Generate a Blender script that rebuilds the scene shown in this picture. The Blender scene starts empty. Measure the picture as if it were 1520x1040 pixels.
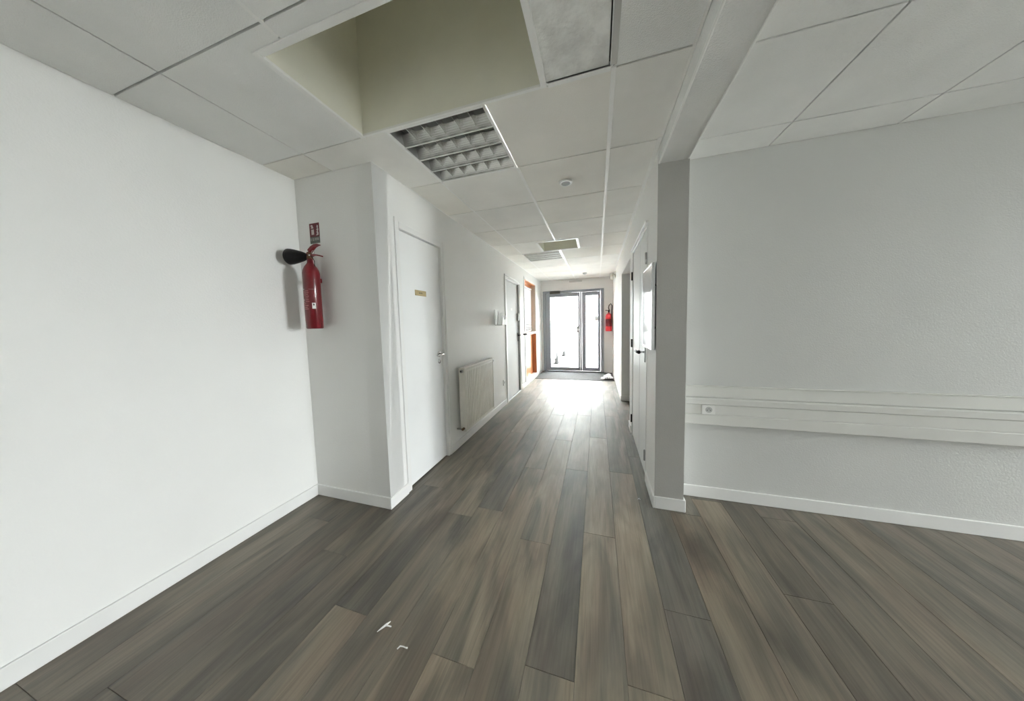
import bpy, math, random
from mathutils import Vector, Matrix
random.seed(7)
sc = bpy.context.scene
C = sc.collection

# ------------------------------------------------------------------ camera
F_PX, W_PX, H_PX = 416.6068, 1520.0, 1040.0
CX, CY = 756.3618, 509.9981
PITCH, YAW, ROLL, EYE = -0.072, 0.3031, -0.0263, 1.3025
cy_, sy_, cp_, sp_, cr_, sr_ = (math.cos(YAW), math.sin(YAW), math.cos(PITCH), math.sin(PITCH), math.cos(ROLL), math.sin(ROLL))
fwd = Vector((-sy_ * cp_, cy_ * cp_, sp_)); right0 = Vector((cy_, sy_, 0)); up0 = right0.cross(fwd)
rt = right0 * cr_ + up0 * sr_; up = -right0 * sr_ + up0 * cr_
cd = bpy.data.cameras.new('camera'); cam = bpy.data.objects.new('camera', cd); C.objects.link(cam)
m = Matrix.Identity(4)
for i in range(3):
    m[i][0], m[i][1], m[i][2] = rt[i], up[i], -fwd[i]
m.translation = Vector((0, 0, EYE)); cam.matrix_world = m
cd.sensor_fit = 'HORIZONTAL'; cd.sensor_width = 36.0; cd.lens = F_PX / W_PX * 36.0
cd.shift_x = (W_PX / 2 - CX) / W_PX; cd.shift_y = (CY - H_PX / 2) / W_PX
cd.clip_start = 0.02; cd.clip_end = 200
sc.camera = cam

# ------------------------------------------------------------------ sky, daylight, exposure
SKY = 60.0
w = bpy.data.worlds.new('world'); sc.world = w; w.use_nodes = True
bg = w.node_tree.nodes['Background']; bg.inputs[0].default_value = (0.965, 0.985, 1.0, 1); bg.inputs[1].default_value = SKY
sc.view_settings.view_transform = 'Standard'; sc.view_settings.look = 'None'
sc.view_settings.exposure = 0.36; sc.view_settings.gamma = 1.0; sc.view_settings.use_curve_mapping = False
try:
    sc.cycles.use_denoising = True; sc.cycles.max_bounces = 14; sc.cycles.diffuse_bounces = 9; sc.cycles.glossy_bounces = 5
    sc.cycles.transparent_max_bounces = 12; sc.cycles.sample_clamp_indirect = 12.0
except Exception:
    pass


def portal(name, loc, rot, sx, sy):
    l = bpy.data.lights.new(name, 'AREA'); l.shape = 'RECTANGLE'; l.size = sx; l.size_y = sy
    l.cycles.is_portal = True
    o = bpy.data.objects.new(name, l); C.objects.link(o); o.location = loc; o.rotation_euler = rot
    return o


portal('entrance_daylight_portal', (-0.60, 7.60, 1.03), (math.radians(-90), 0, 0), 1.5, 2.05)      # sky seen through the glass entrance
portal('side_window_daylight_portal', (7.65, 1.35, 1.15), (0, math.radians(90), 0), 2.2, 1.4)         # sky seen through the side room window

# ------------------------------------------------------------------ materials
MT = {}


def node_mat(name):
    mt = bpy.data.materials.new(name); mt.use_nodes = True; nt = mt.node_tree
    return mt, nt, nt.nodes['Principled BSDF']


def mat(name, col, rough=0.5, metal=0.0, spec=0.5, var=0.05, scale=6.0, bump=0.0, bscale=200.0, coat=0.0, col2=None, stretch=None):
    """procedural: colour varied softly by noise, fine bump"""
    mt, nt, b = node_mat(name); N = nt.nodes; L = nt.links
    tc = N.new('ShaderNodeTexCoord'); src = tc.outputs['Object']
    if stretch:
        mp = N.new('ShaderNodeMapping'); mp.inputs['Scale'].default_value = stretch; L.new(src, mp.inputs['Vector']); src = mp.outputs[0]
    nz = N.new('ShaderNodeTexNoise'); nz.inputs['Scale'].default_value = scale; nz.inputs['Detail'].default_value = 5; L.new(src, nz.inputs['Vector'])
    rp = N.new('ShaderNodeValToRGB'); L.new(nz.outputs['Fac'], rp.inputs['Fac'])
    c2 = col2 or tuple(max(0, c * (1 - var * 2)) for c in col)
    rp.color_ramp.elements[0].color = (*c2, 1); rp.color_ramp.elements[1].color = (*col, 1)
    rp.color_ramp.elements[0].position = 0.25; rp.color_ramp.elements[1].position = 0.6
    L.new(rp.outputs['Color'], b.inputs['Base Color'])
    b.inputs['Roughness'].default_value = rough; b.inputs['Metallic'].default_value = metal
    b.inputs['Specular IOR Level'].default_value = spec; b.inputs['Coat Weight'].default_value = coat
    if bump:
        n2 = N.new('ShaderNodeTexNoise'); n2.inputs['Scale'].default_value = bscale; n2.inputs['Detail'].default_value = 4; L.new(tc.outputs['Object'], n2.inputs['Vector'])
        bp = N.new('ShaderNodeBump'); bp.inputs['Strength'].default_value = bump; bp.inputs['Distance'].default_value = 0.004
        L.new(n2.outputs['Fac'], bp.inputs['Height']); L.new(bp.outputs['Normal'], b.inputs['Normal'])
    MT[name] = mt
    return mt


mat('wall_paint', (0.85, 0.85, 0.835), 0.55, var=0.02, scale=1.5, bump=0.25, bscale=140)
mat('wall_paint_dull', (0.64, 0.645, 0.63), 0.6, var=0.02, scale=1.5, bump=0.25, bscale=140)  # white wall paint greyed; the side room's dimmer light is put into the colour
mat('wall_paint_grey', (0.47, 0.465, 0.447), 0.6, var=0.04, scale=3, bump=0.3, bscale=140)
mat('trim_white', (0.84, 0.84, 0.83), 0.35, var=0.02, scale=4)
mat('door_paint', (0.85, 0.86, 0.86), 0.45, var=0.02, scale=2, bump=0.05, bscale=60)
mat('door_satin', (0.70, 0.715, 0.715), 0.55, var=0.03, scale=2, bump=0.05, bscale=60)
mat('tile_fibre', (0.895, 0.887, 0.852), 0.85, var=0.05, scale=2.2, bump=0.35, bscale=260)
mat('tile_fibre_warm', (0.89, 0.872, 0.82), 0.85, var=0.05, scale=2.0, bump=0.35, bscale=260)
mat('tile_fibre_grey', (0.89, 0.895, 0.879), 0.85, var=0.05, scale=2.2, bump=0.6, bscale=240)
mat('rough_panel', (0.92, 0.93, 0.91), 0.9, scale=11, col2=(0.70, 0.70, 0.68), bump=0.9, bscale=60)
mat('tee_white', (0.90, 0.90, 0.88), 0.35, var=0.02)
mat('tee_grey', (0.55, 0.55, 0.53), 0.45, var=0.04)
mat('plenum', (0.20, 0.20, 0.19), 0.9, var=0.1)
mat('shaft_paint', (0.84, 0.83, 0.735), 0.8, var=0.05, scale=3, bump=0.1, bscale=120)
mat('beam_render', (0.80, 0.805, 0.79), 0.75, var=0.04, scale=5, bump=0.7, bscale=150)
mat('radiator_enamel', (0.74, 0.72, 0.66), 0.35, var=0.03, scale=4)
mat('brass', (0.36, 0.285, 0.135), 0.45, metal=0.3, var=0.1, scale=20)
mat('dark_print', (0.10, 0.08, 0.04), 0.6)
mat('chrome', (0.62, 0.62, 0.62), 0.18, metal=1.0, var=0.04)
mat('steel_dull', (0.36, 0.37, 0.37), 0.4, metal=0.8, var=0.05)
mat('black_plastic', (0.006, 0.006, 0.0065), 0.5, var=0.1, spec=0.2)
mat('black_rubber', (0.02, 0.02, 0.021), 0.7, var=0.1)
mat('alu_grey', (0.27, 0.288, 0.315), 0.60, metal=0.0, var=0.03, scale=3)
mat('alu_mirror', (0.70, 0.70, 0.68), 0.26, metal=1.0, var=0.03, scale=10)
mat('lamp_housing', (0.36, 0.36, 0.35), 0.4, metal=0.4, var=0.04)
mat('tube_glass', (0.80, 0.80, 0.78), 0.2, var=0.02)
mat('red_enamel', (0.125, 0.002, 0.006), 0.30, coat=0.35, var=0.05)
mat('red_plastic', (0.155, 0.003, 0.008), 0.4, var=0.05)
mat('red_enamel_bright', (0.62, 0.02, 0.03), 0.35, coat=0.4, var=0.05)
mat('red_print', (0.11, 0.003, 0.010), 0.5, var=0.04)
mat('grey_print', (0.11, 0.115, 0.10), 0.6, var=0.05)
mat('pale_print', (0.62, 0.56, 0.54), 0.6, var=0.05)
mat('pink_print', (0.55, 0.22, 0.22), 0.5, var=0.05)
mat('white_label', (0.85, 0.85, 0.82), 0.5, var=0.03)
mat('bronze', (0.16, 0.095, 0.05), 0.5, metal=0.5, var=0.1)
mat('orange_wood', (0.56, 0.22, 0.075), 0.30, var=0.12, scale=5, stretch=(8, 8, 1), coat=0.3)
mat('orange_edge', (0.42, 0.16, 0.06), 0.4, var=0.1, scale=6)
mat('cream_wood', (0.62, 0.53, 0.44), 0.45, var=0.05, scale=5)
mat('blind_white', (0.80, 0.82, 0.83), 0.5, var=0.02)
mat('mat_fibre', (0.085, 0.085, 0.085), 0.95, var=0.25, scale=60, bump=1.0, bscale=350)
mat('paper', (0.88, 0.88, 0.87), 0.7, var=0.03)
mat('paper_print', (0.12, 0.12, 0.13), 0.7, var=0.1)
mat('plastic_white', (0.85, 0.85, 0.83), 0.35, var=0.02)
mat('plastic_cream', (0.74, 0.72, 0.65), 0.4, var=0.03)
mat('plastic_grey', (0.48, 0.49, 0.48), 0.4, var=0.03)
mat('trunk_pvc', (0.72, 0.72, 0.69), 0.4, var=0.03, scale=3)
mat('board_white', (0.80, 0.82, 0.83), 0.07, var=0.01, spec=0.8)
mat('closer_brown', (0.075, 0.068, 0.050), 0.6, var=0.05)
mat('car_white', (0.62, 0.63, 0.63), 0.15, coat=1.0, var=0.01)
mat('car_black', (0.005, 0.005, 0.0055), 0.5, var=0.05)
mat('tyre', (0.006, 0.006, 0.006), 0.85, var=0.1)
mat('rim', (0.30, 0.30, 0.31), 0.4, metal=0.9)
mat('car_glass', (0.16, 0.19, 0.20), 0.06, spec=0.8)
mat('asphalt', (0.58, 0.575, 0.56), 0.9, var=0.08, scale=4, bump=0.4, bscale=40)
mat('pale_concrete', (0.74, 0.735, 0.71), 0.9, var=0.05, scale=3, bump=0.3, bscale=40)
mat('facade', (0.80, 0.80, 0.78), 0.8, var=0.03)
mat('facade_grey', (0.16, 0.165, 0.17), 0.7, var=0.05)
mat('sign_blue', (0.13, 0.19, 0.23), 0.6, var=0.06)
mat('facade_glass', (0.22, 0.26, 0.28), 0.1, var=0.05)


def make_glass():
    mt = bpy.data.materials.new('clear_glass'); mt.use_nodes = True; nt = mt.node_tree; N = nt.nodes; L = nt.links
    for n in list(N): N.remove(n)
    out = N.new('ShaderNodeOutputMaterial'); mx = N.new('ShaderNodeMixShader'); tr = N.new('ShaderNodeBsdfTransparent'); gl = N.new('ShaderNodeBsdfGlossy')
    fr = N.new('ShaderNodeFresnel'); fr.inputs['IOR'].default_value = 1.3; gl.inputs['Roughness'].default_value = 0.02
    tr.inputs['Color'].default_value = (0.97, 0.985, 0.98, 1)
    L.new(fr.outputs[0], mx.inputs[0]); L.new(tr.outputs[0], mx.inputs[1]); L.new(gl.outputs[0], mx.inputs[2]); L.new(mx.outputs[0], out.inputs['Surface'])
    MT['clear_glass'] = mt
    mt2 = bpy.data.materials.new('acrylic'); mt2.use_nodes = True; nt = mt2.node_tree; N = nt.nodes; L = nt.links
    b = N['Principled BSDF']; b.inputs['Base Color'].default_value = (0.9, 0.92, 0.93, 1); b.inputs['Roughness'].default_value = 0.08
    tr = N.new('ShaderNodeBsdfTransparent'); mx = N.new('ShaderNodeMixShader'); lw = N.new('ShaderNodeLayerWeight'); lw.inputs['Blend'].default_value = 0.75
    L.new(lw.outputs['Facing'], mx.inputs[0]); L.new(tr.outputs[0], mx.inputs[1]); L.new(b.outputs[0], mx.inputs[2]); L.new(mx.outputs[0], N['Material Output'].inputs['Surface'])
    MT['acrylic'] = mt2


make_glass()


def make_wood():
    mt, nt, b = node_mat('plank_oak'); N = nt.nodes; L = nt.links
    tc = N.new('ShaderNodeTexCoord'); oi = N.new('ShaderNodeObjectInfo')
    off = N.new('ShaderNodeVectorMath'); off.operation = 'SCALE'; off.inputs[0].default_value = (37.0, 91.0, 13.0); L.new(oi.outputs['Random'], off.inputs['Scale'])
    add = N.new('ShaderNodeVectorMath'); add.operation = 'ADD'; L.new(tc.outputs['Object'], add.inputs[0]); L.new(off.outputs[0], add.inputs[1])

    def noise(scl, s, det, dist=0.0):
        mp = N.new('ShaderNodeMapping'); mp.inputs['Scale'].default_value = scl; L.new(add.outputs[0], mp.inputs['Vector'])
        n = N.new('ShaderNodeTexNoise'); n.inputs['Scale'].default_value = s; n.inputs['Detail'].default_value = det; n.inputs['Distortion'].default_value = dist
        L.new(mp.outputs[0], n.inputs['Vector']); return n.outputs['Fac']

    def ramp(fac, stops):
        r = N.new('ShaderNodeValToRGB'); L.new(fac, r.inputs['Fac']); e = r.color_ramp.elements
        while len(e) < len(stops): e.new(0.5)
        for k, (p, c) in enumerate(stops): e[k].position = p; e[k].color = (*c, 1)
        return r.outputs['Color']

    def mix(mode, fac, a, c):
        x = N.new('ShaderNodeMix'); x.data_type = 'RGBA'; x.blend_type = mode
        if isinstance(fac, float): x.inputs[0].default_value = fac
        else: L.new(fac, x.inputs[0])
        L.new(a, x.inputs[6]); L.new(c, x.inputs[7]); return x.outputs[2]
    bands = ramp(noise((7, 1.5, 1), 1.0, 4, 0.9), [(0.28, (0.060, 0.054, 0.042)), (0.42, (0.140, 0.125, 0.099)), (0.54, (0.225, 0.201, 0.160)), (0.70, (0.330, 0.294, 0.232))])
    tint = ramp(noise((5, 0.9, 1), 1.0, 3, 0.5), [(0.36, (0.110, 0.114, 0.110)), (0.50, (0.190, 0.172, 0.140)), (0.64, (0.215, 0.166, 0.134))])
    col = mix('MIX', 0.38, bands, tint)
    grain = ramp(noise((70, 3.0, 1), 1.0, 5, 0.9), [(0.30, (0.74, 0.74, 0.73)), (0.52, (1.0, 1.0, 1.0)), (0.74, (1.22, 1.21, 1.19))])
    col = mix('MULTIPLY', 0.85, col, grain)
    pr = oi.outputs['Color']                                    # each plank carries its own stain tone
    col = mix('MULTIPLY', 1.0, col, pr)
    L.new(col, b.inputs['Base Color'])
    rr = N.new('ShaderNodeMapRange'); L.new(noise((5, 1.2, 1), 2.5, 4, 0.5), rr.inputs['Value']); rr.inputs[3].default_value = 0.42; rr.inputs[4].default_value = 0.62
    L.new(rr.outputs[0], b.inputs['Roughness']); b.inputs['Specular IOR Level'].default_value = 0.75
    bp = N.new('ShaderNodeBump'); bp.inputs['Strength'].default_value = 0.40; bp.inputs['Distance'].default_value = 0.002
    L.new(noise((60, 3, 1), 1.2, 5, 0.8), bp.inputs['Height']); L.new(bp.outputs[0], b.inputs['Normal'])
    MT['plank_oak'] = mt


make_wood()
mat('joint_dark', (0.13, 0.12, 0.105), 0.8, var=0.1)


# ------------------------------------------------------------------ geometry helpers
class MB:
    def __init__(s): s.v = []; s.f = []; s.sm = []

    def face(s, idx, smooth=False): s.f.append(idx); s.sm.append(smooth)

    def box(s, x0, x1, y0, y1, z0, z1):
        n = len(s.v)
        s.v += [(x, y, z) for z in (z0, z1) for y in (y0, y1) for x in (x0, x1)]
        for q in ((0, 2, 3, 1), (4, 5, 7, 6), (0, 1, 5, 4), (2, 6, 7, 3), (0, 4, 6, 2), (1, 3, 7, 5)): s.face(tuple(n + i for i in q))
        return s

    def bbox(s, x0, x1, y0, y1, z0, z1, r=0.003):
        """box with chamfered edges on all sides"""
        r = min(r, (x1 - x0) * .45, (y1 - y0) * .45, (z1 - z0) * .45)
        n = len(s.v); X, Y, Z = (x0, x1), (y0, y1), (z0, z1); ix = {}
        for a in (0, 1):
            for b in (0, 1):
                for c in (0, 1):
                    sx, sy, sz = (r if a == 0 else -r), (r if b == 0 else -r), (r if c == 0 else -r)
                    for d in range(3):
                        p = [X[a] + sx, Y[b] + sy, Z[c] + sz]; p[d] = (X[a], Y[b], Z[c])[d]
                        ix[a, b, c, d] = len(s.v); s.v.append(tuple(p))
        def fc(keys, ctr_dir):
            pts = [Vector(s.v[ix[k]]) for k in keys]
            nr = (pts[1] - pts[0]).cross(pts[2] - pts[1])
            ids = [ix[k] for k in keys]
            if nr.dot(ctr_dir) < 0: ids.reverse()
            s.face(tuple(ids))
        for d in range(3):
            for e in (0, 1):
                o = [k for k in range(3) if k != d]
                ks = []
                for p, q in ((0, 0), (1, 0), (1, 1), (0, 1)):
                    t = [0, 0, 0]; t[d] = e; t[o[0]] = p; t[o[1]] = q; ks.append((*t, d))
                dv = Vector((0, 0, 0)); dv[d] = 1 if e else -1; fc(ks, dv)
        for d in range(3):
            o = [k for k in range(3) if k != d]
            for p in (0, 1):
                for q in (0, 1):
                    t0 = [0, 0, 0]; t0[o[0]] = p; t0[o[1]] = q; t1 = list(t0); t1[d] = 1
                    dv = Vector((0, 0, 0)); dv[o[0]] = 1 if p else -1; dv[o[1]] = 1 if q else -1
                    fc([(*t0, o[0]), (*t1, o[0]), (*t1, o[1]), (*t0, o[1])], dv)
        for a in (0, 1):
            for b in (0, 1):
                for c in (0, 1):
                    fc([(a, b, c, 0), (a, b, c, 1), (a, b, c, 2)], Vector((a * 2 - 1, b * 2 - 1, c * 2 - 1)))
        return s

    def lathe(s, prof, c, axis='z', n=24, smooth=True):
        """prof: list of (radius, height) along axis, closed at both ends"""
        a0 = len(s.v)
        for r, h in prof:
            for k in range(n):
                t = 2 * math.pi * k / n; u, v = r * math.cos(t), r * math.sin(t)
                p = {'z': (u, v, h), 'x': (h, u, v), 'y': (v, h, u)}[axis]
                s.v.append((c[0] + p[0], c[1] + p[1], c[2] + p[2]))
        for i in range(len(prof) - 1):
            for k in range(n):
                a, b = a0 + i * n + k, a0 + i * n + (k + 1) % n
                s.face((a, b, b + n, a + n), smooth)
        s.face(tuple(a0 + k for k in reversed(range(n)))); e = a0 + (len(prof) - 1) * n; s.face(tuple(e + k for k in range(n)))
        return s

    def tube(s, pts, r, n=10, smooth=True):
        """swept round bar; r is one radius or one for each point"""
        P = [Vector(p) for p in pts]; R = r if isinstance(r, (list, tuple)) else [r] * len(P); a0 = len(s.v); ref = None
        for i, p in enumerate(P):
            t = ((P[i + 1] - p) if i == 0 else (p - P[i - 1]) if i == len(P) - 1 else (P[i + 1] - P[i - 1])).normalized()
            if ref is None: ref = Vector((0, 0, 1)) if abs(t.z) < .9 else Vector((1, 0, 0))
            u = (ref - t * ref.dot(t)).normalized(); v = t.cross(u); ref = u
            for k in range(n):
                a = 2 * math.pi * k / n; q = p + (u * math.cos(a) + v * math.sin(a)) * R[i]; s.v.append(tuple(q))
        for i in range(len(P) - 1):
            for k in range(n):
                a, b = a0 + i * n + k, a0 + i * n + (k + 1) % n; s.face((a, b, b + n, a + n), smooth)
        s.face(tuple(a0 + k for k in reversed(range(n)))); e = a0 + (len(P) - 1) * n; s.face(tuple(e + k for k in range(n)))
        return s

    def prism(s, poly, fn, d0, d1):
        """poly: 2-D outline; fn(u, v, d) gives the 3-D point at depth d"""
        n = len(poly); a0 = len(s.v)
        for d in (d0, d1): s.v += [tuple(fn(u, v, d)) for u, v in poly]
        s.face(tuple(a0 + k for k in reversed(range(n)))); s.face(tuple(a0 + n + k for k in range(n)))
        for k in range(n): s.face((a0 + k, a0 + (k + 1) % n, a0 + n + (k + 1) % n, a0 + n + k))
        return s

    def loft(s, rings, smooth=True, cap=True):
        a0 = len(s.v); n = len(rings[0])
        for r in rings: s.v += [tuple(p) for p in r]
        for i in range(len(rings) - 1):
            for k in range(n):
                a, b = a0 + i * n + k, a0 + i * n + (k + 1) % n; s.face((a, b, b + n, a + n), smooth)
        if cap:
            s.face(tuple(a0 + k for k in reversed(range(n)))); e = a0 + (len(rings) - 1) * n; s.face(tuple(e + k for k in range(n)))
        return s

    def mesh(s, name, m, base=(0, 0, 0)):
        me = bpy.data.meshes.new(name)
        me.from_pydata([(x - base[0], y - base[1], z - base[2]) for x, y, z in s.v], [], s.f)
        me.polygons.foreach_set('use_smooth', s.sm); me.materials.append(MT[m]); me.update()
        import bmesh
        bm = bmesh.new(); bm.from_mesh(me); bmesh.ops.recalc_face_normals(bm, faces=bm.faces); bm.to_mesh(me); bm.free()
        return me

    def build(s, name, m, parent=None, base=None, label=None):
        """vertices are in world coordinates; the object sits at base (a part sits at its parent's origin)"""
        b = base if base is not None else (world_loc(parent) if parent else center_base(s.v))
        o = bpy.data.objects.new(name, s.mesh(name, m, b)); C.objects.link(o)
        if parent:
            o.parent = parent; o.location = Vector(b) - world_loc(parent)
        else: o.location = b
        if label: o['label'] = label
        return o


def world_loc(o):
    l = Vector((0, 0, 0))
    while o: l += o.location; o = o.parent
    return l


def center_base(v):
    xs, ys, zs = zip(*v)
    return ((min(xs) + max(xs)) / 2, (min(ys) + max(ys)) / 2, min(zs))


def tag(o, label, cat, group=None, kind=None):
    o['label'] = label; o['category'] = cat
    if group: o['group'] = group
    if kind: o['kind'] = kind
    return o


def thing(name, loc, label, cat, group=None, kind=None):
    o = bpy.data.objects.new(name, None); C.objects.link(o); o.location = loc; o.empty_display_size = 0.1
    return tag(o, label, cat, group, kind)


def copy_tree(o, parent=None):
    c = o.copy(); C.objects.link(c); c.parent = parent
    for ch in list(o.children): copy_tree(ch, c)
    return c


def cells(u0, u1, v0, v1, holes):
    """rectangle minus rectangular holes, as rectangles"""
    us = sorted({u0, u1, *[min(max(h[i], u0), u1) for h in holes for i in (0, 1)]})
    vs = sorted({v0, v1, *[min(max(h[i], v0), v1) for h in holes for i in (2, 3)]})
    out = []
    for a, b in zip(us, us[1:]):
        run = None
        for c, d in zip(vs, vs[1:]):
            mu, mv = (a + b) / 2, (c + d) / 2
            solid = not any(h[0] < mu < h[1] and h[2] < mv < h[3] for h in holes)
            if solid: run = (run[0], d) if run else (c, d)
            if (not solid or d == vs[-1]) and run: out.append((a, b, *run)); run = None
    return out


def wall_x(name, x0, x1, y0, y1, z1, holes, m, label, cat='wall', z0=0.0):
    b = MB()
    for a, c, d, e in cells(y0, y1, z0, z1, holes): b.box(x0, x1, a, c, d, e)
    return tag(b.build(name, m), label, cat, kind='structure')


def wall_y(name, y0, y1, x0, x1, z1, holes, m, label, cat='wall', z0=0.0):
    b = MB()
    for a, c, d, e in cells(x0, x1, z0, z1, holes): b.box(a, c, y0, y1, d, e)
    return tag(b.build(name, m), label, cat, kind='structure')


# ------------------------------------------------------------------ dimensions
ZC = 2.3855
XL, XLL, XR, XR2 = -1.414, -2.108, 0.376, 0.553
YAL, YCOL, YRB, YEND = 1.576, 2.075, 2.292, 7.43
XRR, YBACK = 7.50, -2.60
WT = 0.15
BH_ = 0.08
ZT = 2.45                    # walls run up past the suspended ceiling

# ------------------------------------------------------------------ floor with planks
floor = MB().box(XLL - WT, XRR + WT, YBACK - WT, YEND + 0.05, -0.06, -0.009).build('floor', 'joint_dark')
tag(floor, 'grey-brown wood-look plank floor running down the corridor', 'floor', kind='structure')
PW, PLEN = 0.1835, 1.50


def plank_mesh(wd, ln):
    b = MB(); g = 0.0003; c = 0.0009; x0, x1, y0, y1 = -wd / 2 + g, wd / 2 - g, -ln / 2 + g, ln / 2 - g
    n = 0
    for z, i in ((-0.008, 0), (-0.0014, 0), (0.0, c)):
        b.v += [(x0 + i, y0 + i, z), (x1 - i, y0 + i, z), (x1 - i, y1 - i, z), (x0 + i, y1 - i, z)]
    b.face((8, 9, 10, 11)); b.face((3, 2, 1, 0))
    for r in (0, 4):
        for k in range(4): b.face((r + k, r + (k + 1) % 4, r + 4 + (k + 1) % 4, r + 4 + k))
    return b


prng = random.Random(3)


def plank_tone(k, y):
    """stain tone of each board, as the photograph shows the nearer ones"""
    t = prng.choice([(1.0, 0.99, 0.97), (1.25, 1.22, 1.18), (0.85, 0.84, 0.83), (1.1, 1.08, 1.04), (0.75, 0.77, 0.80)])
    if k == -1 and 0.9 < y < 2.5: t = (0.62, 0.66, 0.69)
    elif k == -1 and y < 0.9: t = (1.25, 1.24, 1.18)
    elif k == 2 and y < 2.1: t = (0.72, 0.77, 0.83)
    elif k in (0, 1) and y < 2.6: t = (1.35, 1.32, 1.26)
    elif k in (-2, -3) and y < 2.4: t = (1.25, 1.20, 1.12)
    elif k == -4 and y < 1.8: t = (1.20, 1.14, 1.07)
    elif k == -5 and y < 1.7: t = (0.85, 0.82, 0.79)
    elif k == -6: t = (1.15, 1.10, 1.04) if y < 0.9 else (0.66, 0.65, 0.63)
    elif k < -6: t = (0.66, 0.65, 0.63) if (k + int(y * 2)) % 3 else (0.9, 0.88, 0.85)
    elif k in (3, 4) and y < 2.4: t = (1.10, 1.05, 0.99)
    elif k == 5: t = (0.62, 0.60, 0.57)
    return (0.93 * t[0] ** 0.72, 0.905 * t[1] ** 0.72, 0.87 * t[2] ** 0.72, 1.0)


plank_cache = {}
joint = {0: 1.705, 1: 2.49, -1: 0.945, -2: 1.55, -3: 2.38, -4: 1.755, -5: 1.65, -6: 0.925, -7: 1.90, -8: 1.16, -9: 0.45, -10: 1.35, 2: 1.32, 3: 2.05, 4: 0.75, 5: 1.55}
for k in range(-11, 21):
    xa, xb = 0.10 + PW * (k - 1), 0.10 + PW * k            # column k spans xa..xb
    xc = (xa + xb) / 2
    y_end = YEND if XL - PW < xc < XR + PW else (YAL + 0.1 if xc < XL else YRB + 0.1)
    if xa > XR and xa < 1.9: y_end = 5.0
    j = joint.get(k, prng.uniform(0, 1.5)); ys = []
    y = j
    while y > YBACK: y -= PLEN
    edges = [YBACK]
    y += PLEN
    while y < y_end - 0.02: edges.append(y); y += PLEN
    edges.append(y_end)
    for y0, y1 in zip(edges, edges[1:]):
        if y1 - y0 < 0.03: continue
        key = round(y1 - y0, 3)
        if key not in plank_cache: plank_cache[key] = plank_mesh(PW, y1 - y0).mesh('plank', 'plank_oak')
        o = bpy.data.objects.new('plank', plank_cache[key]); C.objects.link(o); o.parent = floor
        o.location = Vector((xc, (y0 + y1) / 2, 0)) - floor.location
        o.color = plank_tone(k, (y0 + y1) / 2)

# ------------------------------------------------------------------ walls
D1 = (1.765, 2.455, 0.0, 2.085)          # left doors: opening y0, y1, z0, z1
D2 = (4.345, 5.245, 0.0, 2.075)
HATCH = (5.62, 6.68, 0.09, 2.20)
CUP = (2.43, 3.385, 0.0, 2.045)
PASS = (3.635, 4.83, 0.0, 2.03)
wall_x('wall_left', XL - WT, XL, YAL, YEND, ZT, [D1, D2, HATCH], 'wall_paint', 'white painted corridor wall with two doors, radiator and orange hatch')
wall_y('wall_alcove', YAL, YAL + WT, XLL - WT, XL, ZT, [], 'wall_paint', 'short white wall carrying the dark red extinguisher, facing the viewer')
wall_x('wall_far_left', XLL - WT, XLL, YBACK, YAL, ZT, [], 'wall_paint', 'plain white wall left of the dark red extinguisher')
wr = MB()
for a, c, d, e in cells(YCOL, YEND, 0, ZT, [CUP, PASS]): wr.box(XR, XR2, a, c, d, e)
tag(wr.build('wall_right', 'wall_paint'), 'white corridor wall with cupboard doors ending in a square pillar', 'wall', kind='structure')
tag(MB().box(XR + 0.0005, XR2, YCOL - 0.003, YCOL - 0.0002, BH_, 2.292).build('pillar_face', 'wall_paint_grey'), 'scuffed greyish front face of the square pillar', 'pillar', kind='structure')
wall_y('wall_far', YEND, YEND + WT, XL - WT, XR2, ZT, [(-1.365, 0.165, 0.0, 2.115)], 'wall_paint', 'white wall framing the glass entrance at the corridor end')
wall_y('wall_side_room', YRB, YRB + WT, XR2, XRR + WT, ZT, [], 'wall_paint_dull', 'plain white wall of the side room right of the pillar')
wall_x('wall_window_side', XRR, XRR + WT, YBACK, YRB, ZT, [(0.65, 2.05, 0.05, 2.25)], 'wall_paint', 'side room wall with a tall window letting in daylight')
wall_y('wall_rear', YBACK - WT, YBACK, XLL - WT, XRR + WT, ZT, [], 'wall_paint', 'white wall behind the viewer')
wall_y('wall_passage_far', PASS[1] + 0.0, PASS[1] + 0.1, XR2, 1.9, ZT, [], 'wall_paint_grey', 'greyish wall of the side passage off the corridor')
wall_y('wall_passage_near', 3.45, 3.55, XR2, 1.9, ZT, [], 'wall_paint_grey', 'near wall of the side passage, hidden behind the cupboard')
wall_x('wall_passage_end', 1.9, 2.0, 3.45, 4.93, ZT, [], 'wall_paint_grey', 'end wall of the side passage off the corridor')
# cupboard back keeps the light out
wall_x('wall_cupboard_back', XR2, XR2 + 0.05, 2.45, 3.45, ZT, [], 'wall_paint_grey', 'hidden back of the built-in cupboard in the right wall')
# added panel blocks sky leaks at the left doors; office walls behind hatch
wall_x('wall_service', -1.61, -1.575, YAL + WT, 5.45, ZT, [], 'wall_paint_grey', 'hidden partition behind the two left doors')
wall_y('wall_office_far', YEND, YEND + WT, -2.62, XL - WT, ZT, [], 'wall_paint', 'office side wall hidden behind the hatch blinds')
wall_y('wall_office_near', 5.30, 5.45, -2.62, -1.61, ZT, [], 'wall_paint', 'near office wall hidden behind the grey-white door')
wall_x('wall_office_back', -2.62, -2.5, 5.3, YEND, ZT, [], 'wall_paint', 'office wall seen through the orange framed hatch')
# beam from pillar towards the viewer
tag(MB().box(XR + 0.006, XR2 - 0.004, YBACK, YCOL, 2.292, ZT).build('beam', 'beam_render'), 'rough rendered ceiling beam running from the pillar over the viewer', 'beam', kind='structure')

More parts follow.
